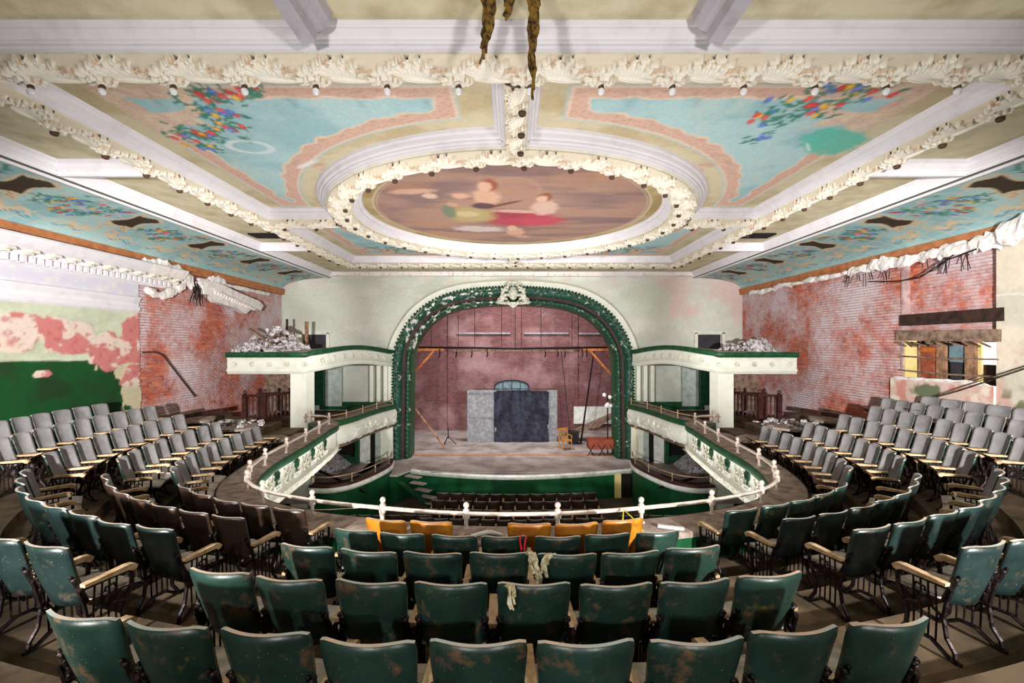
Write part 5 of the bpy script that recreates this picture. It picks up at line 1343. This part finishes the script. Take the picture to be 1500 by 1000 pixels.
# extra back row along the right wall, higher
for i in range(6):
    chair(9.62, 8.55+i*.5, FLR[0]+.12, R(95), f'dusty grey theatre chair under the painted right parapet, {NUMW[i]} from the near end', 'chairs under the right wall parapet', 'brown', True, brk=False, std=i % 2 == 0) if i < 5 else None
# orchestra stalls below
for r_ in range(5):
    y = 16.05-.78*r_
    for i in range(12):
        x = -2.45+i*.475-(.06*r_)
        tag_ = f'dark stalls chair beyond the rail, {NUMW[i]} from left, {NUMW[r_]} row from stage'
        chair(x, y+.05*abs(i-5.5)*.6, -6.1, 0, tag_, f'stalls chairs, {NUMW[r_]} row from the stage', 'brown', True, brk=False, last=i == 11, w=.475)
for sx, xs in ((-1, [5.0-.46*i for i in range(6)]), (1, [4.9-.46*i for i in range(4)])):
    for i, x in enumerate(xs):
        chair(sx*x, 14.1, -6.1, 0, f'dark stalls chair in the {SIDE[sx]} side block, {NUMW[i]} from the {SIDE[sx]} wall', f'{SIDE[sx]} side stalls chairs', 'brown', True, brk=False, w=.46)

# ================================================================ DEBRIS AND SMALL THINGS
def rubble(name, cx, cy, z, rx, ry, n, smin, smax, seed, hgt=.3, label=''):
    mb = MB(); rr = random.Random(seed)
    for k in range(n):
        a = rr.uniform(0, 2*PI); q = rr.random()**.6; x, y = cx+q*rx*math.cos(a), cy+q*ry*math.sin(a); s = rr.uniform(smin, smax)
        mb.chunk((x, y, z+hgt*(1-q)*rr.random()+s*.2), (s, s*rr.uniform(.5, 1), s*rr.uniform(.2, .5)), seed*1000+k)
    o = mb.build(name, 'rubble'); return tag(o, label, 'rubble', kind='stuff')
rubble('rubble', -8.3, 15.9, -.24, 1.35, .8, 240, .04, .20, 1, 1.0, 'heap of white plaster rubble on the left canopy')
rubble('rubble', 8.2, 15.9, -.24, 1.1, .7, 150, .04, .14, 2, .45, 'heap of white plaster rubble on the right canopy')
rubble('rubble', -8.4, 13.1, FLR[1], 1.3, 1.0, 90, .04, .13, 3, .12, 'plaster debris scattered at the far end of the left seating')
rubble('rubble', 8.4, 13.2, FLR[1], 1.3, 1.0, 90, .04, .13, 4, .12, 'plaster debris scattered at the far end of the right seating')
rubble('rubble', 5.6, 16.9, -6.1, .8, .5, 60, .04, .13, 6, .1, 'plaster rubble on the stalls floor by the right stage door')
rubble('rubble', 9.3, 11.9, FLR[0]+.02, .35, 1.5, 60, .04, .12, 7, .1, 'plaster crumbs along the foot of the right brick wall')
rubble('rubble', -9.3, 12.0, FLR[0]+.02, .35, 1.2, 60, .04, .12, 8, .1, 'plaster crumbs along the foot of the left brick wall')
for sx in (-1, 1):
    rr = random.Random(20+sx)
    for k in range(5):
        x, y = sx*rr.uniform(7.4, 9.0), rr.uniform(15.3, 16.3); s = rr.uniform(.22, .42)
        o = MB().chunk((0, 0, 0), (s, s*.7, .05), 300+k+sx).build('plaster_slab', 'rubble', loc=(x, y, -.24+s*.55)); o.rotation_euler = (rr.uniform(.6, 1.2), rr.uniform(-.6, .6), rr.uniform(0, 3))
        tag(o, f'large broken plaster slab tilted in the rubble on the {SIDE[sx]} canopy', 'plaster slab', f'slabs on the {SIDE[sx]} canopy')
a = Vector((-9.0, 15.6, .55)); b_ = Vector((-8.0, 15.5, -.1)); d = b_-a
tag(MB().box((a+b_)/2, (.16, .06, d.length), d.to_track_quat('Z', 'Y').to_matrix()).build('leaning_board', 'timber_grey'), 'long pale board sticking out of the left canopy rubble', 'board')
tag(MB().box((-7.9, 17.5, .35), (.12, .06, 1.1)).build('upright_stud', 'timber'), 'upright orange brown timber stud behind the left canopy rubble', 'timber')
tag(MB().box((-8.7, 17.6, .4), (.07, .06, 1.2)).build('upright_stud', 'dark_wood'), 'upright dark timber stud behind the left canopy rubble', 'timber')
# large fallen plaster sheets on the end tiers
for sx in (-1, 1):
    for k, (x, y, s, r_, z) in enumerate([(6.9, 12.7, .75, .3, FLR[3]+.06), (7.9, 13.0, .85, .8, FLR[1]-.02), (6.5, 13.8, .6, .1, FLR[4]+.1), (8.9, 12.8, .7, .5, FLR[0]+.1)]):
        n_ = 16; pts = [(s*(1+.12*math.sin(3*a_+k))*math.cos(a_), s*.62*(1+.1*math.cos(4*a_))*math.sin(a_)) for a_ in np.linspace(0, 2*PI, n_+1)[:-1]]
        o = MB().prism(pts, 'z', -.03, .03).build('fallen_sheet', 'dusty_ledge', loc=(sx*x, y, z)); o.rotation_euler = (.05, sx*.05, r_*sx)
        tag(o, f'flat dusty fallen plaster sheet on the {SIDE[sx]} tiers, '+['rounded one behind the rail rows', 'widest one in the middle', 'one nearest the box', 'one nearest the brick wall'][k], 'plaster sheet')
    tag(MB().box((sx*9.0, 12.6, FLR[0]+.25), (.12, 2.2, .12), Matrix.Rotation(.25*sx, 3, 'Z')).build('fallen_timber', 'dark_wood'), f'dark green timber lying by the foot of the {SIDE[sx]} brick wall', 'timber')
# torn strips hanging from the near ceiling
def strip(name, pts, w, seed, label):
    rr = random.Random(seed); mb = MB(); p = smoothpath(pts, .04)
    for q in range(5):
        ox, oy = rr.uniform(-.5, .5)*w, rr.uniform(-.3, .3)*w; ln = rr.uniform(.6, 1) if q else 1
        m_ = max(3, int(len(p)*ln)); 
        pp = [(x+ox*(1-i/len(p)*.6)+.012*math.sin(i*.9+q), y+oy+.01*math.cos(i*1.1+q*2), z) for i, (x, y, z) in enumerate(p[:m_])]
        mb.tube(pp, [w*.32*(.6+.8*rr.random())*(1-.75*(i/m_)**2)+.002 for i in range(m_)], 5)
    return tag(mb.build(name, 'rag_brown'), label, 'torn strip')
strip('hanging_strip', [(-.21, 3.9, 3.19), (-.20, 3.9, 2.9), (-.21, 3.9, 2.7), (-.25, 3.9, 2.42)], .10, 1, 'longer brown fibrous strip hanging left above the near garland beam')
strip('hanging_strip', [(-.07, 3.9, 3.19), (-.04, 3.92, 2.95), (-.08, 3.9, 2.80)], .10, 2, 'short dark brown scrap hanging between the two longer strips')
strip('hanging_strip', [(.17, 3.9, 3.19), (.18, 3.9, 2.8), (.17, 3.9, 2.5), (.195, 3.9, 2.1)], .085, 3, 'longest brown fibrous strip hanging right, down past the garland beam')
# rags, cord, ribbon, boards
def rag(name, pts, r, seed, mat, label, cat='rag', n=5):
    rr = random.Random(seed); mb = MB()
    for q in range(n):
        off = Vector((rr.uniform(-.04, .04), rr.uniform(-.01, .01), 0)); p = smoothpath(pts, .03)
        m_ = max(3, int(len(p)*rr.uniform(.6, 1)))
        mb.tube([Vector(v)+off+Vector((.008*math.sin(i+q*2), 0, 0)) for i, v in enumerate(p[:m_])], [r*(.5+.9*rr.random()) for i in range(m_)], 5)
    return tag(mb.build(name, mat), label, cat)
def chair_top(k, px):
    p, s = PATHS[k]; d = p[:, 1].min(); x = (px-FX)*d/667; u = MIDU[k]+x; xx, yy, a = at_row(k, u); return xx, yy-.13, TOPS[k]
x, y, z = chair_top(2, 792); rag('rag', [(x-.02, y+.05, z-.02), (x, y-.02, z+.01), (x+.03, y-.05, z-.1), (x+.05, y-.06, z-.25)], .014, 3, 'rag_white', 'off white shredded rag between two chairs in the third row')
x, y, z = chair_top(2, 812); rag('rag', [(x+.08, y+.03, z-.03), (x+.03, y-.02, z), (x, y-.05, z-.06), (x, y-.06, z-.18)], .014, 4, 'rag_white', 'off white shredded rag on the chair right of the gap, third row')
x, y, z = chair_top(1, 765); rag('rag', [(x-.03, y+.03, z-.02), (x, y-.03, z+.005), (x+.0, y-.06, z-.08), (x+.02, y-.07, z-.14)], .010, 5, 'rag_white', 'small pale rag on the top edge of a second row chair')
x, y, z = chair_top(3, 776); rag('ribbon', [(x, y+.03, z-.01), (x, y-.03, z+.0), (x, y-.05, z-.1), (x-.01, y-.06, z-.18)], .010, 6, 'red_cloth', 'red cloth strip hanging on a green fourth row chair', 'ribbon', 2)
tag(MB().tube([(1.30, 5.55, -2.46), (1.42, 5.85, -2.30), (1.52, 6.20, -2.24), (1.62, 5.9, -2.30), (1.72, 5.5, -2.47)], .010, 6).build('cord_loop', 'yellow_cord'), 'yellow cord looped over the white rail right of the middle', 'cord')
tag(MB().tube([(2.2, 3.0, -2.3), (2.6, 2.9, -2.29), (2.95, 2.6, -2.15), (3.3, 2.2, -2.0), (3.4, 1.6, -1.97)], .007, 5).build('floor_cord', 'yellow_cord'), 'thin yellow cord lying on the floor at the lower right', 'cord')
for (x0, y0, x1, y1) in ((-.52, 5.85, -.30, 6.0), (-.30, 6.0, -.05, 5.82), (1.98, 6.18, 2.3, 6.08)):
    a = Vector((x0, y0, -2.455)); b_ = Vector((x1, y1, -2.455)); d = b_-a
    tag(MB().box((a+b_)/2, (.05, .03, d.length), d.to_track_quat('Z', 'Y').to_matrix()).build('white_strip', 'armature_white'), {-.52: 'short white strip, left arm of the V on the parapet ledge', -.30: 'short white strip, right arm of the V on the parapet ledge', 1.98: 'short white strip on the ledge right of the yellow cord'}[x0], 'strip')
tag(MB().tube([(-3.2, 6.75, -2.45), (-2.6, 6.5, -2.35), (-2.1, 6.45, -2.3), (-1.85, 6.32, -2.25), (-1.8, 6.25, -2.4)], .007, 5).build('white_wire', 'rail_white'), 'thin white wire tangled along the left part of the rail', 'wire')
tag(MB().tube([(5.35, 19.2, -2.6), (5.1, 18.9, -3.4), (5.12, 18.7, -5.0)], .012, 5).build('cord', 'yellow_cord'), 'yellow cord hanging down the pier right of the arch', 'cord')

# lift the finished hall so that the orchestra floor is at zero
for o in list(bpy.data.objects):
    if o.parent is None: o.location.z += K
bpy.context.view_layer.update()
